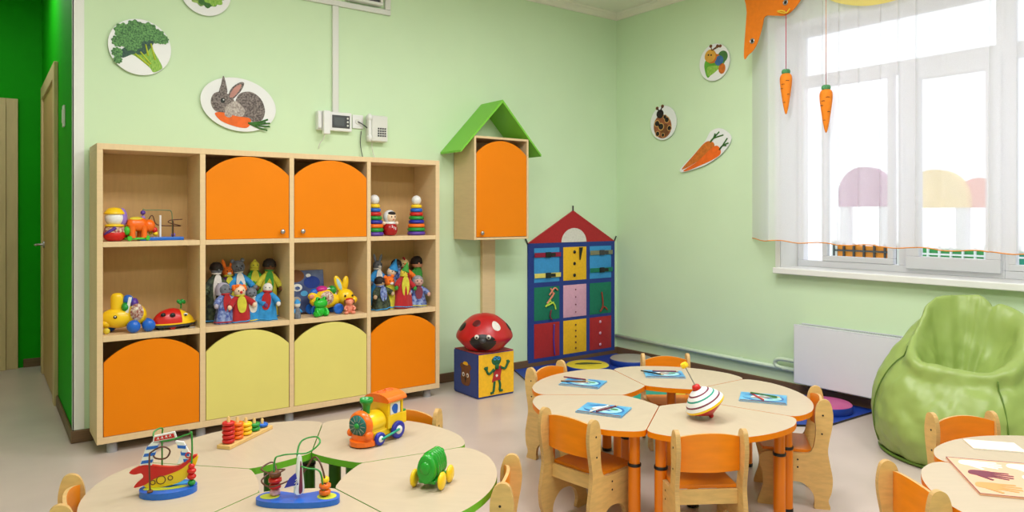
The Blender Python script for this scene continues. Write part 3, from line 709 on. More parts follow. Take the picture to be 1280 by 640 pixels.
# ------------------------------------------------------------------ play mat with round cushions
mt = [(3.52,4.52),(3.68,4.90),(4.90,4.90),(4.90,2.415),(4.30,2.43),(3.78,2.9),(3.5,3.6)]
pm_ = tag(B(BLUEM).prism(mt, .0005, .014, side=BLACK).build('play_mat', bevel=.003), 'flat royal blue play mat on the floor behind the orange-edged table', 'mat')
def disc_cushion(lab, x, y, r, m, h=.05, mark=None):
    t = thing('round_cushion', lab, 'cushion', (x, y, .0145), group='round cushions on the blue mat')
    b = B(BLUEM); b.lathe([(r*.98,0),(r,.006),(r,h-.006),(r*.985,h)], None, 40); b.build('cushion_side', t)
    B(m).lathe([(r*.985,h+.0002),(r*.93,h+.008),(r*.5,h+.011),(.001,h+.012)], None, 40, caps=False).build('cushion_top', t)
    if mark: B(mark).prism(spline([(-.11,-.03),(-.03,-.045),(.12,.0),(.03,.03),(-.05,.025)]), h+.009, h+.0135, M=R(-40,'Z')).build('dark_motif', t)
disc_cushion('round yellow cushion with a dark motif on the blue mat below the fabric house', 4.16, 4.50, .185, YELV, mark=mat('olive_felt',(70,80,36),.85,.1,30))
disc_cushion('round grey cushion on the blue mat in the room corner', 4.66, 4.47, .19, GREYV)
disc_cushion('round mauve cushion on the blue mat beneath the radiator', 4.62, 2.62, .17, MAUVE)
disc_cushion('round teal cushion seen through the hole of the orange-edged table', 3.83, 3.55, .19, TEALV)
disc_cushion('second yellow cushion, seen through the table hole beside the teal one', 4.05, 3.22, .19, YELV)

# ------------------------------------------------------------------ bean bag
bb = thing('bean_bag', 'big lime green faux leather bean bag chair with a sunken seat under the window', 'bean bag', (4.43, 1.685, 0))
NA = 120; FRONT = math.radians(206)
def sst(a, b, x):
    x = max(0, min(1, (x-a)/(b-a))); return x*x*(3-2*x)
def adif(a, b): return (a-b+PI) % (2*PI)-PI
DIP = math.radians(-22)
def rim(a):
    c_ = (1-math.cos(a-FRONT))/2
    return .515+.375*sst(.05, .9, c_)+.20*math.exp(-(adif(a, math.radians(-78))/.55)**2)*(1-sst(.05, .9, c_))-.05*math.exp(-(adif(a, DIP)/.16)**2)
def body_pt(a, t):
    zr = rim(a); c_ = (1-math.cos(a-FRONT))/2; z_ = zr*t
    rad = .398+.090*math.sin(PI*min(1, t*1.1+.05))**.8-(.05+.17*sst(.1,.8,c_)*(1-.45*math.exp(-(adif(a, math.radians(-65))/.6)**2)))*t**2.3
    wr = .008*math.sin(a*9+4*t)*t*(1-t)*3+.010*math.sin(a*5-7*t+1)*t-.010*math.exp(-((t-.9)/.08)**2)*math.sin(a*7+2*math.sin(a*3))**2
    return rad+wr, z_
vs, fs = [], []; NT = 22; NI = 14
for k in range(NT+1):
    t = k/NT
    for i in range(NA):
        a = 2*PI*i/NA; r_, z_ = body_pt(a, t)
        x, y = r_*math.cos(a), r_*math.sin(a)
        vs.append((min(x, .475), y, z_))
sx, sy, szz = -.05, .02, .40      # seat centre
for k in range(1, NI+1):
    t = k/NI
    for i in range(NA):
        a = 2*PI*i/NA; r_, z_ = body_pt(a, 1.0); x, y = min(r_*math.cos(a), .475), r_*math.sin(a)
        f = t; bul = .035*math.sin(PI*min(1,t*3.2)) if t < .32 else 0
        zz = z_+(szz-z_)*(f**1.5*(3-2*f) if f < 1 else 1)
        cr = .018*math.sin(a*6+2)*math.sin(PI*t)-.07*math.exp(-(adif(a, DIP)/.2)**2)*math.sin(PI*min(1,t*1.1))
        vs.append((x+(sx-x)*f, y+(sy-y)*f, zz+bul+cr*(1-.5*t)))
for k in range(NT+NI):
    for i in range(NA): fs.append((k*NA+i, k*NA+(i+1)%NA, (k+1)*NA+(i+1)%NA, (k+1)*NA+i))
fs.append(tuple(range(NA))[::-1])
o = B(BEAN).add(vs, fs, None, True).build('bag_shell', bb)
tx = bpy.data.textures.new('creases', 'CLOUDS'); tx.noise_scale = .22; tx.noise_depth = 2
md = o.modifiers.new('smooth', 'SUBSURF'); md.levels = 1; md.render_levels = 1
md = o.modifiers.new('creases', 'DISPLACE'); md.texture = tx; md.strength = .045; md.mid_level = .5; md.texture_coords = 'LOCAL'
tx2 = bpy.data.textures.new('fine_creases', 'CLOUDS'); tx2.noise_scale = .075; tx2.noise_depth = 1
md = o.modifiers.new('fine_creases', 'DISPLACE'); md.texture = tx2; md.strength = .014; md.mid_level = .5; md.texture_coords = 'LOCAL'
for a_ in (FRONT+.30, FRONT-1.3, FRONT+2.2):
    pts = []
    for k in range(2, 22):
        r_, z_ = body_pt(a_, k/22); pts.append(((r_+.004)*math.cos(a_), (r_+.004)*math.sin(a_), z_))
    B(SEAM).tube(pts, .004, n=6, sm=False).build('seam', bb)
pts = [(min(.478,(body_pt(2*PI*i/64, .02)[0]+.004)*math.cos(2*PI*i/64)), (body_pt(2*PI*i/64, .02)[0]+.004)*math.sin(2*PI*i/64), .012) for i in range(65)]
B(SEAM).tube(pts, .009, n=6, sm=False).build('base_piping', bb)

# ------------------------------------------------------------------ petal tables
TT = .45
def petal_outline(ri=.215, rj=.662, ro=.722):
    g = .0018
    def pol(r, d): return (r*math.cos(math.radians(d)), r*math.sin(math.radians(d)))
    pin = [pol(ri, -36+.6), pol(rj, -36+.17)]
    # outer arc through the two joins and the crown of the petal
    A, Cc = Vector(pol(rj, -36)), Vector((ro, 0))
    hw = abs(A.y); sag = Cc.x-A.x; rad = (hw*hw+sag*sag)/(2*sag); cx = Cc.x-rad; a0 = math.degrees(math.asin(hw/rad))
    arc = [(cx+rad*math.cos(math.radians(q_)), rad*math.sin(math.radians(q_))) for q_ in [(-a0+a0*2*i/24) for i in range(25)]]
    def bez(A, P, Bq, k=9): return [tuple(Vector(A)*(1-t/k)**2+Vector(P)*2*(t/k)*(1-t/k)+Vector(Bq)*(t/k)**2) for t in range(k+1)]
    K = 4; lo_, hi_ = pol(rj, -35.85), pol(rj, 35.85)
    poly = [pol(ri, -35.4)]+bez(pol(rj-.06, -35.8), lo_, arc[K])+arc[K+1:-K-1]+bez(arc[-K-1], hi_, pol(rj-.06, 35.8))+[pol(ri, 35.4)]
    inner = [(ri*.80-.012*math.cos(PI*y/.26), y) for y in (.10,.07,.035,0,-.035,-.07,-.10)]
    return poly+inner
TOPS = []      # outlines of every tabletop, to keep the chair backs clear of them
def note_top(c, a, f):
    ca, sa = math.cos(math.radians(a)), math.sin(math.radians(a))
    TOPS.append([(c[0]+x*ca-y*sa, c[1]+x*sa+y*ca) for x, y in petal_outline(.215*f, .662*f, .704*f)])
def inside(p, poly):
    k = False; n = len(poly)
    for i in range(n):
        (x0, y0), (x1, y1) = poly[i-1], poly[i]
        if (y0 > p[1]) != (y1 > p[1]) and p[0] < (x1-x0)*(p[1]-y0)/(y1-y0)+x0: k = not k
    return k
def make_petal(name, lab, group, edge, tube, ringm, topm, f=1.0):
    t = thing(name, lab, 'table', (0,0,0), 0, group)
    ol = petal_outline(.215*f, .662*f, .704*f)
    B(topm).prism(ol, TT-.024, TT, topm, side=edge, bot=topm, smooth_side=False).build('tabletop', t, bevel=.002)
    for (r, a) in ((.585*f, 30.5), (.585*f, -30.5), (.265*f, 0)):
        x, y = r*math.cos(math.radians(a)), r*math.sin(math.radians(a))
        l = B(tube); l.cyl(.0235, TT-.16, TT-.0245, n=24); l.cyl(.026, .012, TT-.16, n=24); lo_ = l.build('leg', t, (x, y, 0))
        B(ringm).lathe([(.0262,TT-.166),(.0285,TT-.164),(.0285,TT-.154),(.0262,TT-.152)], None, 24, caps=False).build('collar', lo_)
        B(BLACK).lathe([(.024,0),(.0275,.003),(.0275,.016),(.026,.018)], None, 24).build('foot_cap', lo_)
    return t
C1, A1 = (2.73, 2.389), 70
C2, A2 = (.905, 2.43), 62
C3, A3 = (2.968, .552), 104.8
g1, g2, g3 = 'segments of the orange-edged table', 'segments of the green-edged table', 'segments of the table by the bean bag'
l1 = ['orange-edged table segment farthest back, holding the book beside the back chair', 'orange-edged table segment at back left with a blue book, under the fabric house', 'orange-edged table segment at front left with a blue book, near the train', 'orange-edged table segment at the front carrying the spinning top', 'orange-edged table segment at right with a blue book, near the radiator']
l2 = ['green-edged table segment nearest the shelf, holding the coloured ring stacker', 'green-edged table segment at left carrying the boat bead maze', 'green-edged table segment at the bottom photo edge under the second bead maze', 'green-edged table segment at right carrying the green caterpillar toy', 'green-edged table segment at the back carrying the toy train']
F1 = .985
p1 = make_petal('petal_table', '', g1, ORANGE, ORTUBE, BLACK, TOPM, F1)
for k in range(5): note_top(C1, A1-36+72*k, F1); note_top(C2, A2-36+72*k, .962)
for k in range(2): note_top(C3, A3+36-72*k, F1)
for k, off in enumerate((-36, 36, 108, 180, 252)):
    pos, rz = (C1[0], C1[1], 0), A1+off
    if k == 0: p1.location = pos; p1.rotation_euler.z = math.radians(rz); p1['label'] = l1[0]
    else: dup(p1, pos, rz, l1[k])
p2 = make_petal('petal_table', '', g2, GREENE, GREENT, BLACK, TOPM, .962)
for k, off in enumerate((36, 108, 180, 252, 324)):
    pos, rz = (C2[0], C2[1], 0), A2+off
    if k == 0: p2.location = pos; p2.rotation_euler.z = math.radians(rz); p2['label'] = l2[0]
    else: dup(p2, pos, rz, l2[k])
dup(p1, (C3[0], C3[1], 0), A3+36, 'table segment at the bottom right corner under the hand print sheet', g3)
dup(p1, (C3[0], C3[1], 0), A3-36, 'table segment in front of the bean bag holding the blank sheet', g3)

# ------------------------------------------------------------------ chairs
def make_chair():
    t = thing('kids_chair', '', 'chair', (0,0,0), 0, "small orange and plywood children's chairs")
    side = [(-.165,.474),(-.172,.43),(-.168,.38),(-.155,.31),(-.15,.26),(-.16,.2),(-.17,.14),(-.165,.08),(-.152,.04),(-.158,0),(-.095,0),(-.093,.035),(-.085,.07),(-.055,.105),(-.02,.118),(.03,.112),(.065,.085),(.078,.045),(.075,0),(.15,0),(.15,.03),(.135,.075),(.13,.12),(.14,.17),(.147,.205),(.14,.232),(.11,.247),(.05,.248),(-.03,.248),(-.075,.258),(-.092,.30),(-.098,.36),(-.095,.41),(-.098,.455),(-.112,.490),(-.135,.502),(-.155,.495)]
    flat = {9, 10, 18, 19}
    pl = []
    sp = spline(side, 4)
    pl = [(max(-.2, a), max(0, z_)) for a, z_ in sp]
    MX = Matrix(((0,0,1,0),(1,0,0,0),(0,1,0,0),(0,0,0,1)))
    for s_ in (-1, 1):
        b = B(PLY); b.prism(pl, -.009, .009, PLY, side=PLYE, M=T(s_*.136, 0, 0) @ MX)
        for (yy_, zz_) in ((-.128,.43),(-.124,.345),(-.02,.22),(-.02,.185)): b.cyl(.0042, 0, .0012, BLACK, 10, T(s_*.1452, yy_, zz_) @ R(s_*90, 'Y'))
        b.build('side_panel', t, bevel=.0025)
    st = [(-.1268,-.085),(.1268,-.085),(.1268,.13)]+[(.1268-.2536*k/8, .13+.016*math.sin(PI*k/8)) for k in range(1, 8)]+[(-.1268,.13)]
    B(ORANGES).prism(st, .250, .263, ORANGES, side=ORANGES).build('seat', t, bevel=.003)
    # backrest: arched top, curved in plan
    vs, n = [], 12
    for sgn in (0, 1):
        for k in range(n+1):
            u = -1+2*k/n; x = u*.1265; y = -.142+.022*u*u+sgn*.011
            vs.append((x, y, .332)); vs.append((x, y, .466+.02*(1-u*u)))
    m_ = 2*(n+1); fs = []; fe = []
    for k in range(n):
        a, b_ = 2*k, 2*k+2; fs.append((a, b_, b_+1, a+1)); fs.append((m_+a, m_+a+1, m_+b_+1, m_+b_)); fe.append((a+1, b_+1, m_+b_+1, m_+a+1)); fe.append((a, m_+a, m_+b_, b_))
    fe += [(0, 1, m_+1, m_), (2*n, m_+2*n, m_+2*n+1, 2*n+1)]
    B(ORANGES).add(vs, fs, ORANGES, True).add(vs, fe, PLYE).build('backrest', t)
    B(PLY).box(-.1268, .1268, -.10, -.086, .19, .249).build('rear_apron', t, bevel=.002)
    B(PLY).box(-.1268, .1268, .095, .107, .195, .249).build('front_apron', t, bevel=.002)
    return t
def face(mid, lr):  # heading so that local +x runs along lr and local +y faces the table
    return math.degrees(math.atan2(lr[1], lr[0]))
CH = [((2.05,2.30), (2.069-2.036,2.177-2.418), 180, 'orange-backed chair at the left front of the orange-edged table, beside two orange legs'),
      ((2.315,1.80), (.264,-.17), 0, 'orange-backed chair seen from straight behind, in front of the spinning top'),
      ((3.19,1.87), (.188,.147), 0, 'chair seen sideways at the right end of the orange-edged table, near the radiator'),
      ((3.35,2.93), (-.239,.178), 0, 'chair at the far side of the orange-edged table in front of the pipe wall'),
      ((2.577,3.13), (-.284,-.06), 0, 'chair at the back left of the orange-edged table in front of the fabric house'),
      ((1.52,2.80), (-.16,.22), 0, 'chair behind the toy train, between the green-edged table and the shelf'),
      ((1.415,1.925), (.195,.211), 0, 'chair at the right of the green-edged table beside the caterpillar toy'),
      ((.235,2.59), (-.06,-.31), 0, 'chair at the bottom left corner beside the boat bead maze'),
      ((3.38,1.30), (-.248,.154), 0, 'chair standing directly in front of the green bean bag'),
      ((2.50,1.045), (.168,.253), 0, 'chair at the bottom right beside the hand print sheet')]
ch0 = make_chair()
for k, (mid, lr, fl, lab) in enumerate(CH):
    cen = {0:C1,1:C1,2:C1,3:C1,4:C1,5:C2,6:C2,7:C2,8:C3,9:C3}[k]
    a = math.atan2(lr[1], lr[0]); f = Vector((-math.sin(a), math.cos(a)))
    if f.dot(Vector(cen)-Vector(mid)) < 0: a += PI; f = -f
    pos = Vector(mid)+f*.135          # the measured point is the top of the back uprights
    xv = Vector((f.y, -f.x))
    while any(inside(pos+xv*sx_+f*fy_, tp) for tp in TOPS for sx_ in (-.146, -.127, 0, .127, .146) for fy_ in ((-.172, -.13, -.092) if abs(sx_) > .12 else (-.145, -.13))): pos = pos-f*.004
    if k == 0: ch0.location = (pos.x, pos.y, 0); ch0.rotation_euler.z = a; ch0['label'] = lab
    else: dup(ch0, (pos.x, pos.y, 0), math.degrees(a), lab)

# ------------------------------------------------------------------ books and pencils on the orange-edged table
def book(lab, x, y, rz, w_=.215, d_=.17, tilt=0):
    t = thing('picture_book', lab, 'book', (x, y, TT+.0004), rz, 'blue picture books on the orange-edged table')
    B(PAPER).box(-w_/2+.002, w_/2-.003, -d_/2+.003, d_/2-.003, .0012, .0055).build('pages', t)
    b = B(CBLUE); b.box(-w_/2, w_/2, -d_/2, d_/2, 0, .0011); b.box(-w_/2, w_/2, -d_/2, d_/2, .0056, .0068); b.box(-w_/2, -w_/2+.0012, -d_/2, d_/2, .0012, .0055); bo = b.build('cover', t)
    p = B(); zz = .0069
    p.prism(circ(0, 0, .095, .07, 36), zz, zz+.0003, CBLUE2); p.prism(circ(.005, -.003, .08, .055, 36), zz, zz+.0006, CCYAN)
    for k in range(4): p.prism([(q_[0]*(.062-.013*k)+(-.035+.028*k), q_[1]*(.040-.008*k)) for q_ in circ(0,0,1,1,24)], zz, zz+.0008+.0002*k, (CBLUE, PAPER, CBLUE2, CCYAN)[k])
    p.prism(spline([(-.06,-.02),(-.03,.0),(-.01,.035),(.01,.02),(.03,.03),(.02,-.01),(-.02,-.03)]), zz, zz+.0018, GREYV); p.prism(circ(.045,.01,.02,.012), zz, zz+.0016, LEAFD)
    p.box(-w_/2+.004, w_/2-.004, -d_/2+.003, -d_/2+.014, zz, zz+.0005, BRN); p.build('cover_picture', bo)
    return t
BK = [(2.61*.955+.10,2.86*.955+.06,-68,'open-table blue book with two pencils on the back left table segment'),]
bk1 = book('blue book with two pencils on the back left segment, near the fabric house', 2.568, 2.812, -60)
bk2 = book('blue book on the farthest table segment, in front of the far chair', 3.073, 2.696, -42)
bk3 = book('blue book on the front left segment, just behind the left front chair back', 2.291, 2.368, -62)
bk4 = book('blue book with crossed pencils on the right segment, beyond the spinning top', 3.058, 2.054, -58)
def pencil(lab, x, y, rz, m, z=.0092, L=.15):
    t = thing('pencil', lab, 'pencil', (x, y, TT+z), rz, 'pencils lying on the blue books')
    Mx = R(90, 'Y')
    B(m).lathe([(.0038,-L/2),(.0038,L/2-.018)], None, 6, Mx, False).build('barrel', t)
    b = B(PLY); b.lathe([(.0038,L/2-.018),(.0012,L/2-.004)], None, 12, Mx, True, False); b.lathe([(.0012,L/2-.004),(.0001,L/2)], m, 12, Mx, True, False); b.build('tip', t)
zp = .0125
pencil('dark pencil along the left edge of the back left blue book', 2.535, 2.84, -40, BRN, zp)
pencil('brown pencil across the top of the back left blue book', 2.585, 2.885, -66, MAROON, zp)
pencil('dark pencil lying on the farthest blue book at its left', 3.02, 2.735, -80, BLACK, zp)
pencil('maroon pencil lying along the back of the farthest blue book', 3.11, 2.715, -42, MAROON, zp)
pencil('white pencil lying across the front left blue book', 2.275, 2.375, 8, WHITE, zp)
pencil('dark pencil parallel to the white one on the front left book', 2.30, 2.355, 4, MAROON, zp)
pencil('red pencil crossing another on the right blue book', 3.04, 2.08, 60, RED, zp)
pencil('olive pencil lying crosswise on the right blue book', 3.065, 2.045, -78, LEAFD, zp+.0078)

# ------------------------------------------------------------------ spinning top
sp_ = thing('spinning_top', 'striped red and white spinning top lying tilted on the table', 'spinning top', (2.592, 1.997, TT))
ax = Vector((-.8018*.45-.03, .5976*.45, .88)).normalized()
rotm = Vector((0,0,1)).rotation_difference(ax).to_matrix().to_4x4()
lowest = lambda pr: min((rotm @ Vector((r*math.cos(a), r*math.sin(a), z_))).z for r, z_ in pr for a in [2*PI*i/60 for i in range(60)])
lowp = [(.006,0),(.010,.004),(.012,.014),(.024,.022),(.056,.042),(.086,.062),(.0895,.066)]
MT = T(0, 0, -lowest(lowp)+.0005) @ rotm
B(RED).lathe(lowp, None, 48, MT).build('lower_shell', sp_)
ups = [((.0895,.0661),(.0885,.075),YEL),((.0885,.0751),(.081,.088),WHITE),((.081,.0881),(.077,.094),MAROON),((.077,.0941),(.065,.108),WHITE),((.065,.1081),(.060,.1135),TEALV),((.060,.1136),(.048,.125),WHITE),((.048,.1251),(.042,.130),MAROON),((.042,.1301),(.021,.143),WHITE)]
b = B()
for a_, c_, m in ups: b.lathe([a_, c_], m, 48, MT, True, False)
b.build('upper_shell', sp_)
B(RED).lathe([(.018,.143),(.018,.156),(.014,.162),(.003,.164)], None, 24, MT).build('collar', sp_)
B(STEEL).cyl(.0028, .164, .253, n=10, M=MT).build('spindle', sp_)
B(YEL).lathe([(.003,.248),(.017,.254),(.019,.263),(.015,.273),(.003,.275)], None, 6, MT, False).build('handle', sp_)

# ------------------------------------------------------------------ sheets on the third table
hsx = thing('hand_print_board', 'peach board with coloured hand shapes lying on the bottom right table', 'board', (2.83, .884, TT+.0004), -53)
hw_, hd_ = .20, .18
B(PEACH).box(-hw_, hw_, -hd_, hd_, 0, .006).build('board', hsx, bevel=.001)
bd = B(MAROON); frame_rect  # thin border line
for x0,x1,y0,y1 in ((-hw_,hw_,hd_-.003,hd_),(-hw_,hw_,-hd_,-hd_+.003),(-hw_,-hw_+.003,-hd_,hd_),(hw_-.003,hw_,-hd_,hd_)): bd.box(x0,x1,y0,y1,.0061,.0066)
bd.build('border', hsx)
def hand(m, cx, cy, rot, s_=1.):
    b = B(m); M_h = T(cx, cy, .0061) @ R(rot, 'Z') @ S(s_, s_, 1)
    b.prism(spline([(-.045,-.02),(-.05,.0),(-.04,.02),(-.01,.028),(.012,.026),(.016,0),(.012,-.024),(-.01,-.028)]), 0, .0006, M=M_h)
    for k, (y, L, a) in enumerate(((.021,.048,10),(.008,.058,3),(-.006,.056,-4),(-.019,.044,-11))):
        b.prism(fillet([(0,-.0055),(L,-.0045),(L,.0045),(0,.0055)], [0,.004,.004,0]), 0, .0008+.0001*k, M=M_h @ T(.008, y, 0) @ R(a, 'Z'))
    b.prism(fillet([(0,-.006),(.045,-.005),(.045,.005),(0,.006)], [0,.004,.004,0]), 0, .0014, M=M_h @ T(-.025, -.022, 0) @ R(-40, 'Z'))
    return b.build('hand_shape', hsx)
for (m, x, y, r) in ((PAPER,-.115,.125,-8),(MAROON,-.115,.02,-12),(TAN,-.13,-.10,-6),(PAPER,.035,.125,-10),(PAPER,.045,.015,-8),(MAG,.03,-.11,-8),(PAPER,.15,.09,-12),(TAN,.15,-.04,-8)): hand(m, x, y, r, 1.15)
ws = thing('paper_sheet', 'blank white sheet lying on the table in front of the bean bag', 'paper', (3.15, 1.10, TT+.0004), -52)
B(PAPER).box(-.09, .09, -.06, .06, 0, .003).build('sheet', ws); bd = B(TAN)
for x0,x1,y0,y1 in ((-.09,.09,-.06,-.057),(-.09,-.087,-.057,.06)): bd.box(x0,x1,y0,y1,.0031,.0036)
bd.build('edge_line', ws)

# ------------------------------------------------------------------ toys on the green-edged table
RTAX = math.degrees(-math.radians(36.7))     # a toy that faces the viewer turns this much
# boat bead maze
bt = thing('boat_bead_maze', 'blue based wire bead maze with a wooden sailing ship figure', 'toy', (.487, 2.512, TT+.0003), RTAX+14)
B(BLUE).prism(circ(0, 0, .086, .062, 48), 0, .02).build('base', bt, bevel=.004)
b = B(); b.prism(spline([(-.07,-.015),(-.02,-.03),(.03,-.025),(.06,-.01),(.04,.0),(.0,-.012),(-.04,.0),(-.065,.0)]), .0201, .0212, LIME); b.prism(circ(0,.025,.06,.022), .0201,.0209, SKY); b.build('base_picture', bt)
BM = T(0, .004, .02) @ R(90, 'X')
def plate(poly, m, h0=-.006, h1=.006, name='ship_panel', par=bt, M=BM): return B(m).prism(poly, h0, h1, m, M=M).build(name, par, bevel=.001)
plate(spline([(-.06,.0),(-.075,.016),(-.05,.03),(-.01,.04),(.03,.055),(.06,.075),(.085,.09),(.088,.085),(.08,.06),(.06,.03),(.03,.01),(-.02,.0)]), YEL, name='hull')
plate(spline([(-.115,.055),(-.1,.066),(-.07,.076),(-.02,.066),(.02,.062),(.045,.072),(.07,.092),(.086,.094),(.07,.08),(.04,.055),(.0,.04),(-.04,.03),(-.07,.012),(-.10,.006),(-.095,.018),(-.075,.036),(-.08,.05),(-.1,.048)]), ORP if False else RED, -.0075, .0075, 'deck')
for (x, z_, r_) in ((-.022,.024,.013),(.006,.028,.007),(-.046,.018,.007)): B(BRN).torus(r_, .0014, M=BM @ T(x, z_, .0068)).build('porthole', bt)
def sail(pts, x0, x1, nm):
    s_ = plate(spline(pts), WHITE, name=nm); st_ = B(SKY)
    return s_
sl = plate([(-.085,.075),(-.068,.128),(-.05,.145),(-.03,.142),(-.045,.1),(-.05,.07)], WHITE, name='sail')
st_ = B(BLUE)
for k in range(3):
    z_ = .08+.022*k; x_ = -.082+.0085*k*.9
    st_.prism([(x_,z_),(x_+.034,z_+.002),(x_+.036,z_+.012),(x_+.004,z_+.010)], -.0068, .0068, M=BM)
st_.build('stripes', sl)
s2 = plate([(.02,.145),(.045,.14),(.062,.105),(.078,.085),(.05,.078),(.025,.07),(.04,.11)], WHITE, name='sail')
st_ = B(BLUE)
for (x_, z_) in ((.026,.132),(.036,.108),(.044,.086)): st_.prism([(x_,z_),(x_+.026,z_-.004),(x_+.026,z_-.014),(x_+.002,z_-.010)], -.0068, .0068, M=BM)
st_.build('stripes', s2)
B(RED).torus(.008, .002, M=BM @ T(.06,.097,.0068)).build('ring_mark', s2)
plate([(-.047,.146),(-.044,.166),(.018,.176),(.024,.156)], WHITE, -.004, .004, 'pennant_board'); pn_ = plate([(-.043,.149),(-.041,.162),(.015,.171),(.019,.157)], RED, -.0046, .0046, 'pennant')
b = B(WHITE)
for k in range(4): b.tube([(-.034+.012*k,.1535+.0022*k,.005),(-.031+.012*k,.160+.0022*k,.005),(-.028+.012*k,.1535+.0022*k,.005)], .0011, n=5, M=BM)
b.build('pennant_scribble', pn_)
WG = mat('green_coated_wire', (44,140,52), .35, .03, 20); WB = mat('brown_coated_wire', (92,52,36), .35, .03, 20)
B(WB).tube([(-.045,-.042,.02),(-.047,-.042,.13),(-.04,-.038,.148),(-.01,-.034,.160),(.01,-.03,.145),(.0,-.026,.122),(-.025,-.02,.118),(-.045,.0,.125),(-.05,.03,.17),(.03,.045,.185),(.06,.045,.165),(.062,.045,.02)], .0026).build('brown_wire', bt)
B(WG).tube([(.07,-.01,.02),(.072,-.01,.18),(.06,-.006,.186),(.0,.0,.168),(-.04,.01,.172),(-.05,.03,.19),(-.03,.05,.196),(-.03,.05,.16),(-.03,.052,.02)], .0026).build('green_wire', bt)
for (z_, r_, m) in ((.030,.012,GRN),(.050,.014,RED),(.068,.014,RED),(.082,.010,RED)): B(m).ell((.071,-.01,z_), (r_, r_, .010)).build('bead', bt)
B(BRN).ell((-.045,-.042,.024), (.009,.009,.005)).build('bead', bt)
# ring stacker on a wooden strip
rs = thing('ring_stacker', 'wooden counting strip with five pegs of red, orange, yellow, green and blue rings', 'toy', (.855, 2.935, TT+.0003), 38); rs.scale = (1.04,1.04,1.08)
B(PLY).box(-.135, .135, -.028, .028, 0, .014).build('base', rs, bevel=.002)
for k, (m, n) in enumerate(((RED,5),(ORP,4),(YEL,3),(GRN,2),(BLUE,1))):
    x = -.105+k*.052
    pg = B(PLY).lathe([(.006,.014),(.006,.014+n*.0155+.014),(.003,.014+n*.0155+.018)], None, 12, T(x,0,0)).build('peg', rs)
    for j in range(n): B(m).torus(.0145, .0082, k=8, n=24, M=T(x,0,.0225+j*.0155) @ S(1.02,1.02,.93)).build('ring', pg)

# second bead maze at the frame bottom
bm = thing('bead_maze', 'bead maze with blue base, looping green wires and a sail figure at the bottom edge', 'toy', (.80, 2.19, TT+.0003), RTAX-2); bm.scale = (1,1,.8)
B(BLUE).prism(spline([(-.125,-.03),(-.12,.02),(-.075,.035),(0,.02),(.06,.045),(.115,.03),(.125,-.02),(.06,-.05),(-.06,-.055)]), 0, .022).build('base', bm, bevel=.004)
b = B(); b.prism(circ(-.09,-.008,.03,.022), .0221, .0232, LIME); b.prism(circ(.088,.0,.03,.026), .0221, .0232, LIME); b.build('base_picture', bm)
B(WHITE).prism(spline([(-.012,.02),(-.008,.08),(.0,.155),(.010,.16),(.016,.10),(.02,.02)]), -.004, .004, M=T(.0,-.01,.02) @ R(58,'Z') @ R(90,'X')).build('sail', bm, bevel=.001)
B(MAROON).prism(spline([(.0,.02),(.003,.08),(.006,.14),(.011,.12),(.013,.06),(.013,.02)]), -.005, .005, M=T(.0,-.01,.02) @ R(58,'Z') @ R(90,'X')).build('mast_panel', bm)
fl = B(DBLUE); fl.prism([(-.03,.05),(.012,.06),(.004,.105),(-.015,.085)], -.003, .003, M=T(-.005,-.03,.02) @ R(10,'Z') @ R(90,'X')); flo = fl.build('flag', bm)
b = B(WHITE)
for k in range(3): b.tube([(-.008+.005*k,-.0335,.075+.012*k),(.0,-.0335,.078+.01*k),(.006,-.0335,.092+.006*k)], .0012, n=5)
b.build('wave_lines', flo)
B(WG).tube([(-.078,0,.02),(-.078,0,.155),(-.06,.01,.175),(-.02,.02,.178),(.02,.03,.18),(.05,.05,.21),(.03,.075,.225),(-.01,.06,.215),(-.015,.03,.18),(.0,.0,.145),(.03,-.01,.135),(.07,-.01,.12),(.08,-.005,.02)], .003).build('green_wire', bm)
B(WB).tube([(-.075,.012,.03),(-.075,.012,.11),(-.10,.04,.135),(-.12,.0,.125),(-.07,-.03,.12),(-.05,.01,.12),(-.09,.02,.108),(-.115,-.01,.085),(-.08,-.03,.07),(-.03,-.01,.085),(.01,.01,.11),(.04,.02,.165),(.065,.005,.15),(.083,-.005,.09),(.083,-.005,.02)], .003).build('brown_wire', bm)
for (x, z_, r_, m) in ((-.077,.034,.016,PINK),(-.077,.058,.018,RED),(-.077,.082,.02,RED),(-.077,.104,.018,BRN),(.081,.038,.018,ORP),(.081,.062,.018,ORP),(.081,.086,.013,YEL)): B(m).lathe([(r_*.6,-.011),(r_,-.006),(r_,.006),(r_*.6,.011)], None, 16, T(x,.003,z_)).build('bead', bm)

# toy train (faces local -x... its nose is local +x)
tr = thing('toy_train', 'yellow and orange plastic steam train with blue wheels and green funnel', 'toy train', (1.255, 2.60, TT+.0003), 180+22); tr.scale = (1,1,.93)
TW = .052
b = B(YEL); b.box(-.11, .05, -TW+.008, TW-.008, .025, .055); b.build('chassis', tr, bevel=.006)
b = B(YEL); b.lathe([(.044,0),(.046,.01),(.046,.085),(.044,.09)], None, 28, T(-.02,0,.085) @ R(90,'Y')); b.box(-.02,.07,-.04,.04,.045,.085); b.build('boiler', tr, bevel=.003)
b = B(YEL); b.box(-.115, -.025, -TW, TW, .05, .105); b.box(-.115,-.105,-TW,TW,.105,.165); b.box(-.036,-.025,-TW,TW,.105,.165)
for s_ in (-1, 1): b.box(-.105,-.036,s_*TW-.004*(s_>0)-.0*(s_<0)+(0 if s_>0 else 0),s_*TW+.004*(s_<0),.155,.165)
cbn = b.build('cab', tr, bevel=.002)
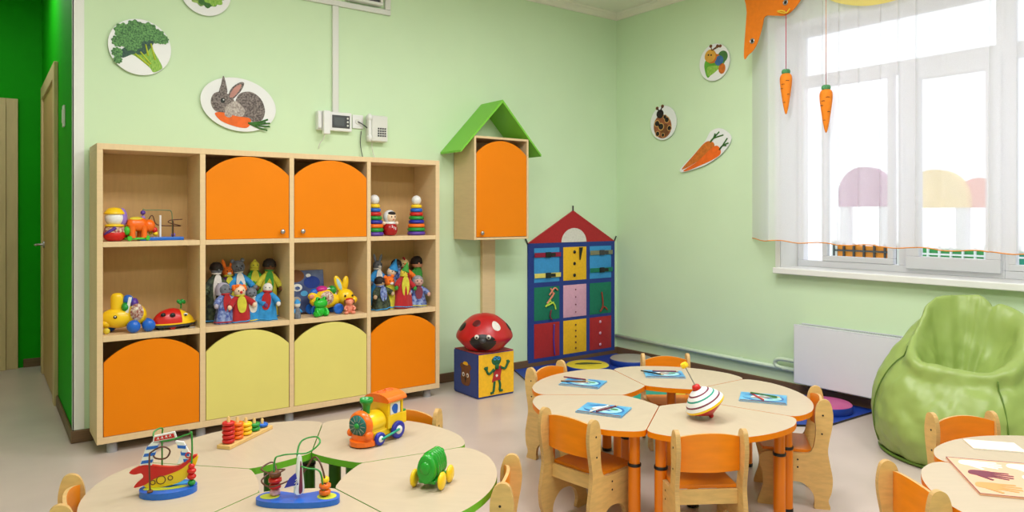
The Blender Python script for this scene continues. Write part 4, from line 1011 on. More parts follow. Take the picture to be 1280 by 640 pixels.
for s_ in (-1, 1):
    B(WHITE).box(-.100,-.042,s_*(TW-.006)-.002,s_*(TW-.006)+.002,.106,.154).build('window_picture', cbn)
    q_ = B(BLUE); q_.prism(spline([(-.08,.108),(-.06,.112),(-.05,.135),(-.065,.148),(-.085,.14)]), -.0005, .0005, M=T(0, s_*(TW-.0035), 0) @ R(90,'X')); q_.build('window_figure', cbn)
rfp = [(-.06,.163),(.06,.163),(.066,.168)]+[(.066*math.cos(PI*k/16), .168+.03*math.sin(PI*k/16)) for k in range(17)]+[(-.066,.168)]
b = B(ORP); b.prism(rfp, -.122, -.012, M=Matrix(((0,0,1,0),(1,0,0,0),(0,1,0,0),(0,0,0,1)))); b.build('roof', tr, bevel=.003)
for x in (-.09, -.045): B(mat('deep_orange_plastic', (206,78,16), .35, .03, 8)).lathe([(.018,.194),(.018,.1995),(.0145,.1995),(.0135,.1965),(.001,.1965)], None, 24, T(x, -.004, 0)).build('roof_ring', tr)
B(ORP).lathe([(.050,0),(.056,.008),(.054,.022),(.044,.03)], None, 32, T(.062,0,.088) @ R(90,'Y') @ S(1.05,1,1)).build('nose_ring', tr)
b = B(mat('dark_teal_dial',(30,110,104),.35,.15,60)); b.lathe([(.043,0),(.043,.004),(.012,.006)], None, 32, T(.092,0,.088) @ R(90,'Y')); dl = b.build('dial', tr)
b = B(GREYV)
for k in range(12): b.box(-.0012,.0012,.018,.040,0,.001, M=T(.0975,0,.088) @ R(90,'Y') @ R(30*k,'Z'))
b.lathe([(.012,0),(.010,.008),(.002,.01)], GRN, 16, T(.097,0,.088) @ R(90,'Y')); b.build('dial_hub', dl)
b = B(ORP); b.prism(spline([(.05,-.05),(.09,-.045),(.112,-.02),(.115,.0),(.112,.02),(.09,.045),(.05,.05)]), .006, .026); b.prism(spline([(.06,-.045),(.085,-.042),(.100,0),(.085,.042),(.06,.045)]), .026, .05)
for s_ in (-1, 1): b.ell((.08, s_*.047, .052), (.02,.012,.018))
b.build('bumper', tr, bevel=.003)
B(GRN).lathe([(.013,.125),(.016,.16),(.021,.172),(.026,.176),(.026,.192),(.022,.192),(.020,.18),(.002,.178)], None, 24, T(.045,0,0)).build('funnel', tr)
b = B(YEL); b.box(-.145,-.115,-.045,.045,.05,.10); b.build('coal_bunker', tr, bevel=.004); B(GRN).box(-.143,-.112,-.043,.043,.1,.108).build('bunker_rim', tr, bevel=.002)
for s_ in (-1, 1):
    for (x, r_, hubm) in ((.032,.027,WHITE),(-.075,.037,WHITE)):
        wv_ = B(DBLUE); Mw = T(x, s_*(TW-.002), r_) @ R(-90*s_, 'X'); wv_.lathe([(r_*.92,0),(r_,.003),(r_,.013),(r_*.85,.016),(r_*.5,.014)], None, 28, Mw); wo = wv_.build('wheel', tr)
        B(hubm).lathe([(r_*.5,.0142),(r_*.46,.017),(.001,.018)], None, 20, Mw, True, False).build('hub', wo)
    y_ = s_*(TW+.0175)
    B(mat('turquoise_plastic',(20,160,130),.35,.03,8)).tube([(.032,y_,.028),(-.03,y_,.036),(-.07,y_,.042)], .005, sm=False).build('connecting_rod', tr)
B(BLACK).tube([(.045,-.018,.15),(.05,-.035,.125),(.062,-.05,.09),(.085,-.052,.055)], .0016).build('cord', tr)

# green caterpillar on wheels (its big head is local -y)
cp = thing('caterpillar_pull_toy', 'green ribbed caterpillar toy on yellow wheels', 'toy', (1.205, 2.062, TT+.0003), -36-18)
def ringsec(y, w_, h_, zc=.058): return [(w_*math.cos(a), y, zc+h_*math.sin(a) if math.sin(a) > 0 else zc+.036*math.sin(a)*1.0) for a in [2*PI*i/28 for i in range(28)]]
secs = []; 
for (y, w_, h_) in ((-.0565,.015,.022),(-.056,.026,.046),(-.052,.031,.054),(-.045,.0325,.0565),(-.028,.0325,.0565)): secs.append(ringsec(y, w_, h_))
y = -.028
for k in range(5):
    for (dy, f) in ((.0005,.74),(.004,.74),(.0045,1.),(.0145,1.),(.015,.74)): secs.append(ringsec(y+dy, .034*f, .0605*f*(1-.02*k)))
    y += .0155
secs += [ringsec(y+.002,.026,.042), ringsec(y+.008,.018,.028), ringsec(y+.010,.004,.006)]
vs = [p for s_ in secs for p in s_]; n = 28
fs = [(k*n+i, (k+1)*n+i, (k+1)*n+(i+1)%n, k*n+(i+1)%n) for k in range(len(secs)-1) for i in range(n)]+[tuple(range(n)), tuple(range((len(secs)-1)*n, len(secs)*n))[::-1]]
B(LGRN if False else mat('glossy_green_plastic',(36,160,44),.22,.03,8)).add(vs, fs, None, True).build('ribbed_body', cp)
GG = MATS['glossy_green_plastic']
B(GG).ell((0,-.055,.072), (.018,.012,.022)).build('face_bump', cp)
B(GG).box(-.03,.03,-.045,.06,.018,.03).build('chassis', cp, bevel=.003)
B(GG).tube([(.0,.052,.06),(.0,.066,.07),(.0,.074,.082)], .004).ell((0,.076,.088), .0115).build('tail', cp)
for (x, y) in ((-.040,-.032),(.040,-.032),(-.040,.038),(.040,.038)):
    s_ = 1 if x > 0 else -1
    B(YEL).lathe([(.021,-.007),(.027,-.004),(.029,0),(.027,.004),(.018,.008),(.002,.009)], None, 24, T(x+s_*.009,y,.029) @ R(90*s_,'Y')).build('wheel', cp)
for k in range(5): B(YELV).box(-.037,-.0355,-.012+.0135*k,-.009+.0135*k,.04,.066).build('rib_mark', cp) if k % 2 == 0 else None

# ------------------------------------------------------------------ toys on the shelves
S1, S2 = 1.1952, .6652
# roly-poly figure with hat
rp = thing('roly_poly_doll', 'roly-poly toy with white face, yellow hat and red patterned base', 'toy', (.617, 4.655, S1), -10)
B(RED).lathe(spline([(.02,0),(.045,.008),(.058,.03),(.055,.055),(.04,.075)], 4, False), None, 28).build('base_bowl', rp)
B(mat('patterned_red_cloth',(150,30,40),.7,rgb2=(224,206,180),scale=70)).lathe(spline([(.056,.052),(.05,.075),(.038,.088)],4,False), None, 28).build('patterned_vest', rp)
B(YEL).lathe([(.042,.084),(.05,.086),(.05,.094),(.04,.098)], None, 28).build('collar', rp)
B(WHITE).ell((0,0,.135), (.05,.047,.048)).build('face', rp)
B(YEL).lathe(spline([(.05,.155),(.055,.16),(.046,.175),(.03,.19),(.004,.195)],4,False), None, 28, T(0,.003,0)).build('hat', rp)
B(LILAC).ell((.038,.012,.137), (.028,.034,.055)).build('hood', rp)
B(PURP).tube([(-.045,-.028,.04),(-.02,-.052,.06),(.01,-.054,.08)], .009).build('sash_band', rp)
B(BRN).ell((0,-.044,.162), (.009,.006,.007), n=10, k=6).build('hat_knob', rp)
# orange elephant-like toy
oe = thing('orange_animal_toy', 'orange plastic animal toy with arched back and green base wheels', 'toy', (.735, 4.665, S1), 20)
B(ORP).lathe([(.002,-.058),(.03,-.052),(.04,-.02),(.042,.02),(.034,.048),(.002,.056)], None, 24, T(0,0,.095) @ R(90,'Y') @ S(1,.8,1)).build('body', oe)
B(ORP).ell((.066,-.01,.088), (.034,.032,.038)).build('head', oe)
for (x, y) in ((-.04,-.022),(-.04,.022),(.03,-.022),(.03,.022)): B(ORP).lathe([(.018,.018),(.016,.05),(.02,.09)], None, 16, T(x,y,0)).build('leg', oe)
B(YELV).ell((-.005,-.0,.127), (.042,.024,.014)).build('saddle', oe)
B(LGRN).box(-.075,.06,-.035,.035,.008,.02).build('base', oe, bevel=.004)
B(LGRN).lathe([(.012,-.006),(.016,0),(.012,.006)], None, 16, T(-.062,-.035,.016) @ R(90,'X')).lathe([(.012,-.006),(.016,0),(.012,.006)], None, 16, T(.045,-.035,.016) @ R(90,'X')).build('wheels', oe)
b = B(LGRN); b.ell((-.066,-.012,.06), (.016,.02,.026)); b.build('side_ball', oe)
b = B(RED); b.ell((.095,-.02,.062), (.016,.016,.018)); b.ell((.1,-.02,.04), (.014,.014,.014), YEL); b.build('trunk_beads', oe)
# shelf bead maze
sm = thing('bead_maze', 'bead maze with flat blue base and thin wires on the top left shelf', 'toy', (.872, 4.70, S1), 0)
B(BLUE).box(-.125,.115,-.055,.055,0,.02).build('base', sm, bevel=.004)
B(WHITE).cyl(.006,.02,.15,n=12,M=T(-.01,-.02,0)).build('white_post', sm)
B(mat('sage_wire',(110,130,90),.4,.03,20)).tube([(-.10,.0,.02),(-.10,.0,.175),(-.08,.0,.18),(.03,.0,.18),(.055,.0,.17),(.06,.0,.12),(.06,.0,.02)], .003).build('green_wire', sm)
B(WB).tube([(-.075,.01,.10),(-.06,.01,.14),(-.045,.01,.145),(-.03,.01,.10),(0,.01,.088),(.06,.01,.086),(.11,.01,.085),(.04,-.01,.105),(.05,-.01,.12),(.115,-.01,.125)], .003).build('brown_wire', sm)
B(WB).cyl(.004,.02,.115,n=10,M=T(.062,-.015,0)).build('brown_post', sm)
for (x, z_, r_, m) in ((-.10,.165,.014,PURP),(-.10,.135,.013,LILAC),(-.085,.10,.013,RED),(-.06,.088,.014,BRN),(-.085,.07,.012,ORP),(-.065,.11,.010,GRN),(-.085,.05,.011,GRN),(-.06,.045,.012,YEL),(.066,.032,.012,LILAC)): B(m).ell((x,0,z_), r_, n=14, k=8).build('bead', sm)
# yellow pull-along car with blue wheels
ph_ = thing('pull_along_toy', 'yellow plastic animal car with blue wheels on the left middle shelf', 'toy', (.672, 4.675, S2), -12); ph_.scale = (1.1,1.1,1.13)
b = B(YEL); b.ell((-.03,0,.075), (.085,.05,.052)); b.ell((.055,.0,.085), (.05,.05,.055)); b.build('body', ph_)
B(YEL).lathe(spline([(.03,.10),(.032,.15),(.03,.185),(.018,.2),(.002,.203)],4,False), None, 20, T(-.035,0,0) @ S(1,.8,1)).build('neck_tower', ph_)
b = B(YEL); b.ell((-.085,-.005,.05), (.03,.035,.025)); b.build('front_lip', ph_)
B(BLUE).ell((.015,.005,.165), (.026,.03,.026)).build('blue_ball', ph_); B(GRN).ell((.005,-.005,.13), (.022,.04,.026)).build('green_ball', ph_); B(PURP).ell((.045,.01,.145), (.02,.03,.028)).build('purple_ball', ph_)
B(WHITE).box(-.008,.008,-.034,.034,.10,.185,M=T(-.01,0,0) @ R(12,'Y')).build('white_panel', ph_, bevel=.003)
dl = B(mat('floral_sticker',(232,222,206),.5,rgb2=(150,70,60),scale=110)).lathe([(.04,0),(.038,.004),(.002,.006)], None, 24, T(.06,-.046,.105) @ R(90,'X') @ S(.8,1.1,1)).build('flower_dial', ph_)
B(BLACK).ell((-.04,-.049,.085), (.009,.006,.009)).ell((-.04,-.053,.087), (.004,.003,.004), WHITE).build('eye', ph_)
for (x, y, r_) in ((.045,-.055,.033),(.115,-.035,.033),(.105,.05,.03),(-.07,.05,.028),(-.08,-.045,.016)): B(BLUE if r_ > .02 else YELV).ell((x,y,r_), (r_,r_*.75,r_)).build('wheel', ph_)
# ladybird toy
lb = thing('ladybird_toy', 'red and yellow ladybird toy with a green sprig on the left middle shelf', 'toy', (.93, 4.665, S2), 8)
def dome(x0, x1, m, nm):
    n, k = 24, 18; vs, fs = [], []
    for i in range(k+1):
        x = x0+(x1-x0)*i/k; w_ = math.sqrt(max(0, 1-(x/.118)**2))
        for j in range(n+1): a = PI*j/n; vs.append((x, .066*w_*math.cos(a), .036+.085*w_*math.sin(a)*(1-.25*max(0,x)/.118)))
    fs = [(i*(n+1)+j, i*(n+1)+j+1, (i+1)*(n+1)+j+1, (i+1)*(n+1)+j) for i in range(k) for j in range(n)]
    return B(m).add(vs, fs, None, True).build(nm, lb)
dome(-.116, .03, RED, 'wing_shell'); dome(.031, .117, YEL, 'head')
B(YEL).prism(circ(0,0,.13,.074,36), .03, .037).build('skirt', lb, bevel=.002); B(GREYD).prism(circ(0,0,.126,.07,36), .016, .0298).build('chassis', lb, bevel=.002)
B(RED).lathe([(.018,-.012),(.02,0),(.018,.012)], None, 18, T(-.02,-.045,.018) @ R(90,'X')).build('wheel', lb); B(BLACK).lathe([(.014,-.04),(.014,.04)], None, 18, T(.07,0,.014) @ R(90,'X')).build('wheel', lb); B(BLACK).lathe([(.014,-.04),(.014,.04)], None, 18, T(-.08,0,.014) @ R(90,'X')).build('wheel', lb)
b = B(BLACK); b.ell((-.022,-.055,.085), (.016,.01,.014)); b.ell((-.07,-.04,.09), (.014,.01,.012)); b.build('spots', lb)
b = B(WHITE); b.ell((.055,-.05,.082), (.012,.008,.009)); b.ell((.053,-.056,.08), (.008,.005,.006), BLACK); b.build('eye', lb)
b = B(GRN); b.tube([(.045,0,.115),(.047,0,.145)], .005)
for k in range(6): b.ell((.047+.016*math.cos(k), .016*math.sin(k), .152+.006*(k%2)), (.011,.008,.012), n=10, k=6)
b.build('sprig', lb)
cn = tag(B(GREYV).tube([(1.005,4.60,S2+.004),(1.02,4.615,S2+.004),(1.035,4.605,S2+.004),(1.03,4.59,S2+.004),(1.01,4.595,S2+.004),(1.04,4.62,S2+.004)], .004).build('string_coil'), 'small coil of pale string beside the ladybird toy', 'string')

# hand puppets
def puppet(lab, x, y, z0, hgt, headm, robes, kind, rz=0, hr=.032, lean=0, scale=1.0, arms=True, group='hand puppets on the middle shelf'):
    t = thing('hand_puppet', lab, 'puppet', (x, y, z0), rz, group)
    hr *= 1.18; scale *= 1.3; hz = hgt-hr; zs = hz-hr*.7
    prof = spline([(.05*scale,0),(.052*scale,.01),(.046*scale,zs*.35),(.036*scale,zs*.75),(.02,zs)], 4, False)
    b = B(robes[0]); n = 24; vs, fs = [], []
    for r_, z_ in prof:
        for i in range(n):
            a = 2*PI*i/n; q_ = r_*(1+.14*math.sin(6*a+x*40)*(1-z_/zs*.8)); vs.append((q_*math.cos(a)*1.05, q_*.72*math.sin(a), z_))
    for k in range(len(prof)-1):
        for i in range(n): fs.append((k*n+i, k*n+(i+1)%n, (k+1)*n+(i+1)%n, (k+1)*n+i))
    fs.append(tuple(range(n))[::-1]); b.add(vs, fs, None, True); b.build('robe', t)
    if len(robes) > 1: 
        B(robes[1]).prism(spline([(-.016,zs*.95),(.016,zs*.95),(.022*scale,zs*.7),(.012*scale,zs*.42),(-.012*scale,zs*.42),(-.022*scale,zs*.7)]), -.002, .002, M=T(0,-.036*scale,0) @ R(90,'X') @ R(-4,'X')).build('front_panel', t)
    if arms:
        for s_ in (-1, 1):
            B(robes[0]).tube([(s_*.02,0,zs*.88),(s_*.055,-.018,zs*.76),(s_*.072,-.036,zs*.66)], .021, taper=.019, n=10).build('sleeve', t)
            B(robes[2] if len(robes) > 2 else headm).ell((s_*.076,-.042,zs*.62), (.014,.013,.016), n=12, k=8).build('paw', t)
    B(headm).ell((0,0,hz), (hr,hr*.95,hr*1.05)).build('head', t)
    f = B(BLACK)
    for s_ in (-1, 1): f.ell((s_*hr*.38,-hr*.84,hz+hr*.18), (hr*.12,hr*.1,hr*.14), n=8, k=6)
    f.build('eyes', t)
    def ears(m, L, w_, sp=.5, out=.25):
        for s_ in (-1, 1): B(m).ell((0,0,L*.5), (w_,w_*.5,L*.55), n=12, k=8, M=T(s_*hr*sp,0,hz+hr*.7) @ R(s_*out*60,'Y')).build('ear', t)
    if kind == 'rabbit': ears(headm, .06, .011); B(WHF).ell((0,-hr*.85,hz-hr*.3), (hr*.4,hr*.3,hr*.3), n=12, k=8).build('muzzle', t)
    if kind == 'cat': ears(headm, .022, .016, .7, .4); B(WHF).ell((0,-hr*.8,hz-hr*.35), (hr*.42,hr*.3,hr*.28), n=12, k=8).build('muzzle', t)
    if kind == 'wolf': ears(headm, .026, .014, .65, .3); B(headm).ell((0,-hr*1.05,hz-hr*.25), (hr*.4,hr*.6,hr*.32), n=12, k=8).build('muzzle', t); B(BLACK).ell((0,-hr*1.6,hz-hr*.15), hr*.14, n=10, k=6).build('nose', t)
    if kind in ('hair', 'bob'):
        B(HAIR).lathe([(hr*1.06,-.2*hr),(hr*1.1,.1*hr),(hr*.95,.7*hr),(hr*.5,1.1*hr),(.001,1.2*hr)], None, 20, T(0,hr*.12,hz)).build('hair', t); B(headm).ell((0,-hr*.95,hz-hr*.1), hr*.18, n=10, k=6).build('nose', t)
    if kind == 'silver':
        B(mat('silver_hair',(150,152,160),.6,.25,60)).lathe([(hr*1.06,-.2*hr),(hr*1.1,.1*hr),(hr*.95,.7*hr),(hr*.5,1.1*hr),(.001,1.2*hr)], None, 20, T(0,hr*.18,hz)).build('hair', t); B(headm).ell((0,-hr*.95,hz-hr*.1), hr*.2, n=10, k=6).build('nose', t)
    if kind == 'clown':
        h_ = B(ORF)
        for k in range(14):
            a = k*2.4; h_.ell((hr*math.cos(a)*.95, hr*.3+hr*.5*math.sin(a), hz+hr*(.2+.75*((k*7)%10)/10)), hr*.42, n=10, k=6)
        h_.build('hair', t); B(RED).ell((0,-hr*.95,hz-hr*.1), hr*.26, n=10, k=6).build('nose', t)
    if kind == 'hood':
        B(robes[-1]).lathe([(hr*1.25,-hr*.9),(hr*1.3,0),(hr*1.1,hr*.8),(hr*.6,hr*1.2),(.001,hr*1.35)], None, 20, T(0,hr*.72,hz)).build('hood', t)
    if kind == 'hat':
        B(robes[-1]).lathe([(hr*1.35,hr*.45),(hr*1.38,hr*.55),(hr*.95,hr*.62),(hr*.8,hr*1.2),(.001,hr*1.3)], None, 20, T(0,0,hz)).build('hat', t); B(headm).ell((0,-hr*.95,hz-hr*.1), hr*.2, n=10, k=6).build('nose', t)
    if kind == 'cone':
        B(robes[-1]).lathe([(hr*1.15,0),(hr*.7,hr*1.1),(.002,hr*2.6)], None, 20, T(hr*.3,0,hz+hr*.3) @ R(14,'Y')).build('pointed_hat', t)
    if kind == 'rooster':
        c_ = B(REDF)
        for k in range(3): c_.ell((0,(-.4+.45*k)*hr,hz+hr*1.05), (hr*.2,hr*.35,hr*.4), n=10, k=6)
        c_.build('comb', t); B(ORP).lathe([(hr*.28,0),(.001,hr*.7)], None, 10, T(0,-hr*.85,hz) @ R(90,'X')).build('beak', t)
    if kind == 'bun': B(headm).ell((0,0,hz+hr*1.05), hr*.35, n=12, k=8).build('top_knot', t)
    gp = []
    for i in range(33):
        a = 2*PI*i/32; q_ = .0515*scale*(1+.14*math.sin(6*a+x*40)); gp.append((q_*math.cos(a)*1.05, q_*.73*math.sin(a), .012))
    B((YELV, REDF, SKY, YLGF, WHF)[int(x*1000) % 5]).tube(gp, .004, n=6, sm=False).build('hem', t)
    t.rotation_euler = (.05*math.sin(x*91), .09*math.sin(x*57+y*20), math.radians(rz))
    B(robes[1] if len(robes) > 1 else WHF).torus(.022, .009, n=20, k=8, M=T(0,0,zs)).build('collar', t)
    return t
yb_, yf_ = 4.79, 4.665
kx = yb_/4.68; kf = yf_/4.68
gA = 'hand puppets crowded in the second column'
def bz(z): return 1.35+(z-1.35)*kx-S2
puppet('puppet with dark grey hair and pale bib, back row far left of the second column', 1.165*kx, yb_, S2, .375, GREYF, [DKF, WHF, DKF], 'hair', 10, group=gA)
puppet('orange long-eared rabbit puppet in the back row', 1.262*kx, yb_, S2, .345, ORF, [VIOF, YLGF], 'rabbit', 4, hr=.028, group=gA)
puppet('grey wolf puppet in a bright blue coat and white collar', 1.345*kx, yb_, S2, .385, GREYF, [BLUF, WHF], 'hat' if False else 'wolf', 0, hr=.036, group=gA)
puppet('yellow chick puppet with a knot on its head behind a green robe', 1.418*kx, yb_+.02, S2, .375, YLGF, [GRNF, YLGF], 'bun', -5, hr=.026, group=gA)
puppet('dark haired puppet in a yellow and green robe, back row right', 1.492*kx, yb_, S2, .385, BRN, [YLGF, GRNF], 'hair', -8, hr=.034, group=gA)
puppet('puppet in a pale grey arched hood with blue dress and red hem', 1.235*kf, yf_, S2, .245, GREYF, [MULTI, REDF, mat('lilac_grey_cloth',(176,170,190),.85,.06,40)], 'hood', 12, hr=.03, scale=.9, group=gA)
puppet('clown puppet with fluffy orange hair and gold trimmed red robe', 1.332*kf, yf_, S2, .235, SKIN, [REDF, YLGF], 'clown', 0, hr=.03, group=gA)
puppet('grey hedgehog puppet with dark cap and blue robe, front row', 1.410*kf, yf_+.01, S2, .215, GREYF, [BLUF, WHF, VIOF], 'wolf', -6, hr=.03, scale=.9, group=gA)
puppet('white faced puppet with red ruff and light blue gown, front row right', 1.482*kf, yf_, S2, .24, WHF, [BLUF, REDF], 'plain', -20, hr=.026, group=gA)
gB = 'hand puppets crowded in the right column'
puppet('grey rabbit puppet with upright ears and blue scarf', 2.275*kx, yb_, S2, .345, GREYF, [BLUF, WHF], 'rabbit', 8, hr=.03, group=gB)
puppet('puppet in a tall pointed blue hat beside the grey rabbit puppet', 2.365*kx, yb_-.03, S2, .295, SKIN, [DKF, MULTI, BLUF], 'cone', 4, hr=.03, group=gB)
puppet('violet robed puppet with dark hair in the right column back row', 2.442*kx, yb_, S2, .345, GREYF, [VIOF, MULTI], 'hair', 0, hr=.032, group=gB)
puppet('rooster puppet with a red comb and orange robe', 2.520*kx, yb_, S2, .35, mat('cream_felt',(236,206,150),.9,.08,50), [ORF, REDF], 'rooster', -14, hr=.03, group=gB)
puppet('boy puppet with black hair and green jacket', 2.612*kx, yb_, S2, .36, mat('rosy_felt',(226,160,128),.9,.06,50), [GRNF, GRNF], 'hair', -10, hr=.038, group=gB)
puppet('puppet in dark green and brocade gown, front left of the right column', 2.315*kf, yf_, S2, .235, mat('tan_felt',(190,160,130),.9,.1,50), [DKF, MULTI], 'hat' if False else 'hair', 10, hr=.03, group=gB)
puppet('orange fox puppet with small pointed ears', 2.405*kf, yf_+.015, S2, .235, ORF, [YLGF, YLGF], 'cat', 6, hr=.032, scale=.7, group=gB)
puppet('puppet with green cap, yellow shawl and wide red skirt', 2.475*kf, yf_-.012, S2, .285, mat('mustard_felt',(222,196,70),.9,.06,50), [REDF, YLGF, GRNF], 'cone', 0, hr=.024, scale=1.05, group=gB)
puppet('puppet with silver hair in shiny blue brocade, front right', 2.602*kf, yf_, S2, .225, mat('rosy_grey_felt',(206,160,150),.9,.06,50), [MULTI, MAROON], 'silver', -10, hr=.034, group=gB)

# boxed game, yellow bunny toy, frog, pink dog, little figure
gx = thing('game_box', 'blue and grey illustrated game box leaning in the third column', 'box', (1.785, 4.80, S2), 0); gx.scale = (1.16,1,1.06)
BT = R(-8, 'X')
b = B(mat('dark_blue_print',(44,58,110),.45,rgb2=(92,104,140),scale=9)); b.box(-.125,.125,-.03,.02,.006,.28,M=BT); b.build('carton', gx, bevel=.003)
b = B(); 
for (px_, pz_, r_, m) in ((-.04,.17,.03,OFFW),(-.04,.165,.016,BLUE),(.05,.10,.022,OFFW),(-.05,.09,.028,GREYV),(.05,.2,.05,NAVY),(.0,.13,.022,CBLUE),(-.045,.245,.05,BRN),(.03,.245,.015,OFFW)): b.prism(circ(px_, pz_, r_, r_*.8, 20), .0305, .0312, m, M=BT @ R(90,'X'))
b.build('cover_picture', gx)
by = thing('bunny_pull_toy', 'yellow bunny toy on blue wheels with a flower sticker', 'toy', (1.912, 4.70, S2), 0); by.scale = (1.12,1.12,1.1)
b = B(YEL); b.ell((-.01,0,.085), (.10,.045,.05)); b.ell((-.015,.0,.105), (.06,.045,.052)); b.ell((-.09,.0,.115), (.03,.02,.024)); b.build('body', by)
B(YEL).ell((.115,-.01,.10), (.055,.05,.052)).build('head', by); B(YEL).ell((.165,-.02,.08), (.025,.03,.024)).build('cheek', by)
e = B(YEL); e.ell((0,0,.05), (.024,.013,.058)); e.ell((0,-.010,.05), (.012,.005,.04), mat('pale_blue_lining',(170,206,216),.5,.04,10)); e.v = [tuple(T(.095,0,.135) @ R(-22,'Y') @ Vector(p)) for p in e.v]; e.build('ear', by)
e = B(YEL); e.ell((0,0,.045), (.022,.013,.05)); e.v = [tuple(T(.125,.03,.135) @ R(10,'Y') @ Vector(p)) for p in e.v]; e.build('ear', by)
B(MATS['floral_sticker']).lathe([(.042,0),(.04,.004),(.002,.006)], None, 24, T(-.015,-.044,.105) @ R(90,'X')).build('flower_dial', by)
B(PINKP).ell((-.102,-.018,.115), (.016,.006,.014)).build('tail_patch', by)
B(MAG).ell((-.03,.005,.155), (.036,.03,.022)).build('pink_ball', by); B(GRN).ell((.035,.005,.145), (.028,.03,.03)).build('green_ball', by); B(BLUE).ell((-.075,.012,.135), (.028,.02,.026)).build('blue_ball', by)
B(WHITE).torus(.045,.004, n=24, k=6, M=T(.01,-.01,.115) @ R(90,'X')).build('white_handle', by)
for (x, y) in ((.055,-.05),(-.085,-.045),(.055,.045),(-.085,.045)):
    s_ = -1 if y < 0 else 1; B(BLUE).lathe([(.03,-.008),(.033,-.003),(.033,.003),(.028,.009),(.016,.008),(.001,.004)], None, 24, T(x,y,.033) @ R(-90*s_,'X')).build('wheel', by)
b = B(BLACK); b.ell((.095,-.058,.11), (.006,.004,.008)); b.ell((.145,-.055,.11), (.006,.004,.008)); b.build('eyes', by)
fg = thing('toy_frog', 'small bright green rubber frog in front of the yellow bunny toy', 'toy', (1.825, 4.605, S2), 12); fg.scale = (1.08,1.08,1.12)
FGM = mat('bright_frog_green',(40,190,50),.3,.04,10)
b = B(FGM); b.ell((0,0,.035), (.036,.028,.035)); b.build('body', fg); b = B(FGM); b.ell((0,-.008,.08), (.046,.034,.03)); b.build('head', fg)
for s_ in (-1, 1):
    B(FGM).ell((s_*.024,-.014,.106), .014).build('eye_bump', fg); B(BLACK).ell((s_*.025,-.026,.108), (.006,.004,.007)).build('pupil', fg)
    B(FGM).ell((s_*.034,-.012,.018), (.016,.026,.018)).build('leg', fg); B(FGM).tube([(s_*.03,-.015,.05),(s_*.036,-.03,.03),(s_*.028,-.036,.01)], .009).build('arm', fg)
pdog = thing('toy_dog', 'small salmon pink rubber figure sitting before the bunny toy head', 'toy', (2.035, 4.605, S2), -8)
b = B(PINKP); b.ell((0,0,.04), (.026,.022,.034)); b.build('body', pdog); b = B(PINKP); b.ell((0,-.005,.085), (.028,.025,.024)); b.ell((0,-.027,.078), (.016,.013,.012)); b.build('head', pdog)
B(RED).ell((0,.0,.098), (.028,.024,.012)).build('cap', pdog)
for s_ in (-1, 1):
    B(PINKP).ell((s_*.024,-.012,.012), (.016,.022,.012)).build('foot', pdog); B(PINKP).tube([(s_*.022,-.005,.055),(s_*.034,-.018,.04),(s_*.022,-.028,.03)], .008).build('arm', pdog)
    B(BRN).ell((s_*.03,0,.083), (.008,.012,.016)).build('ear', pdog)
lf = thing('toy_figure', 'small grey and blue toy figure at the left edge of the third column', 'toy', (1.668, 4.60, S2), 0)
B(GREYF).lathe(spline([(.022,0),(.024,.02),(.018,.06),(.008,.075)],4,False), None, 18).build('body', lf); B(WHF).ell((0,-.002,.092), (.02,.019,.02)).build('head', lf); B(SKY).lathe([(.022,.1),(.016,.115),(.004,.128)], None, 18).build('cap', lf)
for s_ in (-1, 1): B(BLUF).tube([(s_*.014,0,.06),(s_*.026,-.01,.04)], .008).build('arm', lf)

# ring pyramids and tumbler doll on the right top shelf
def pyramid(lab, x, y):
    t = thing('ring_pyramid', lab, 'toy', (x, y, S1), 0, 'stacking ring pyramids on the top right shelf')
    z_ = 0
    B(PLY).cyl(.008, .001, .23, n=12).build('peg', t)
    for (m, r_) in ((PURP,.068),(GRN,.0665),(ORP,.064),(DBLUE,.059),(GRN,.056),(RED,.051),(BLUE,.047),(YEL,.042)):
        B(m).torus(r_-.0145, .0145, n=28, k=10, M=T(0,0,z_+.0145)).build('ring', t); z_ += .0285
    B(WHITE).ell((0,0,z_+.032), .036).build('ball_top', t)
    return t
pyramid('rainbow ring pyramid partly behind the orange door edge, left of the tumbler doll', 2.262, 4.685)
pyramid('rainbow ring pyramid standing alone at the right of the top shelf', 2.60, 4.68)
td = thing('tumbler_doll', 'red tumbler doll with white hood between the ring pyramids', 'toy', (2.378, 4.67, S1), 6); td.scale = (1.17,1.17,1.17)
B(mat('deep_red_plastic',(170,20,26),.25,.03,8)).lathe(spline([(.012,0),(.035,.006),(.045,.03),(.044,.055),(.03,.078)],4,False), None, 28).build('body', td)
B(WHITE).lathe([(.032,.072),(.036,.078),(.03,.088)], None, 24).build('collar', td)
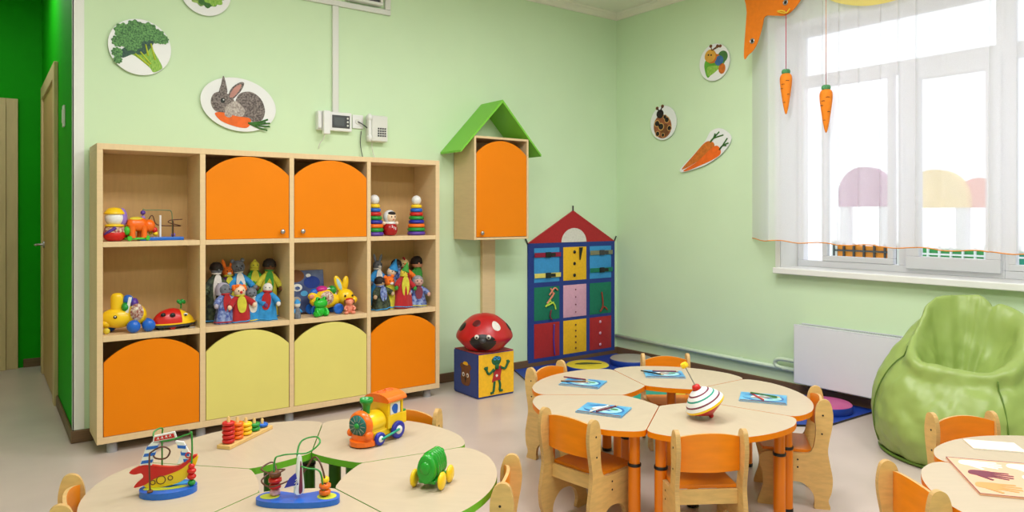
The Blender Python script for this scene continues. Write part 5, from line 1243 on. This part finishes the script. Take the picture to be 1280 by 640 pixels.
B(WHITE).ell((0,.004,.118), (.041,.038,.042)).build('hood', td)
B(SKIN).ell((0,-.012,.116), (.033,.028,.034)).build('face', td)
B(HAIR).ell((0,-.017,.137), (.026,.024,.014)).build('fringe', td)
b = B(BLACK)
for s_ in (-1, 1): b.ell((s_*.012,-.039,.118), (.004,.003,.005), n=8, k=6)
b.ell((0,-.0405,.100), (.006,.003,.003), RED, n=8, k=6); b.build('features', td)
for s_ in (-1, 1): B(SKIN).ell((s_*.046,-.004,.078), .012).build('hand', td)
b = B(WHITE)
for (x, z_) in ((-.012,.058),(0,.05),(.012,.046)): b.box(x-.002,x+.002,-.046,-.0425,z_-.008,z_+.008)
b.build('pattern', td)

# ------------------------------------------------------------------ light
wd = bpy.data.worlds.new('overcast_sky'); SC.world = wd; wd.use_nodes = True
nt = wd.node_tree; bg = nt.nodes['Background']; bg.inputs['Color'].default_value = (.93, .96, 1, 1); bg.inputs['Strength'].default_value = 1.65
def area(name, loc, rot, sx_, sy_, power, col=(1,1,1)):
    l = bpy.data.lights.new(name, 'AREA'); l.shape = 'RECTANGLE'; l.size = sx_; l.size_y = sy_; l.energy = power; l.color = col
    o = bpy.data.objects.new(name, l); COL.objects.link(o); o.location = loc; o.rotation_euler = rot
    return o
WARM = (1, .985, .985)
for x_, y_ in ((.9, 2.6), (3.0, 2.6), (.9, .3), (3.0, .3)):
    area('ceiling_lamp', (x_, y_, CZ-.03), (0,0,0), 1.2, .6, 46, WARM)
area('corridor_lamp', (-.05, 6.2, CZ-.03), (0,0,0), .5, .5, 14, WARM)
pt = area('window_portal', (5.35, (OY0+OY1)/2, (OZ0+OZ1)/2), (0, math.radians(90), 0), OZ1-OZ0, OY1-OY0, 0)
pt.data.cycles.is_portal = True
vs_ = SC.view_settings; vs_.view_transform = 'Standard'; vs_.look = 'None'; vs_.gamma = 1; vs_.use_curve_mapping = False; vs_.exposure = 0.0
SC.cycles.max_bounces = 8; SC.cycles.transparent_max_bounces = 12; SC.cycles.use_denoising = True
SC.cycles.sample_clamp_indirect = 8
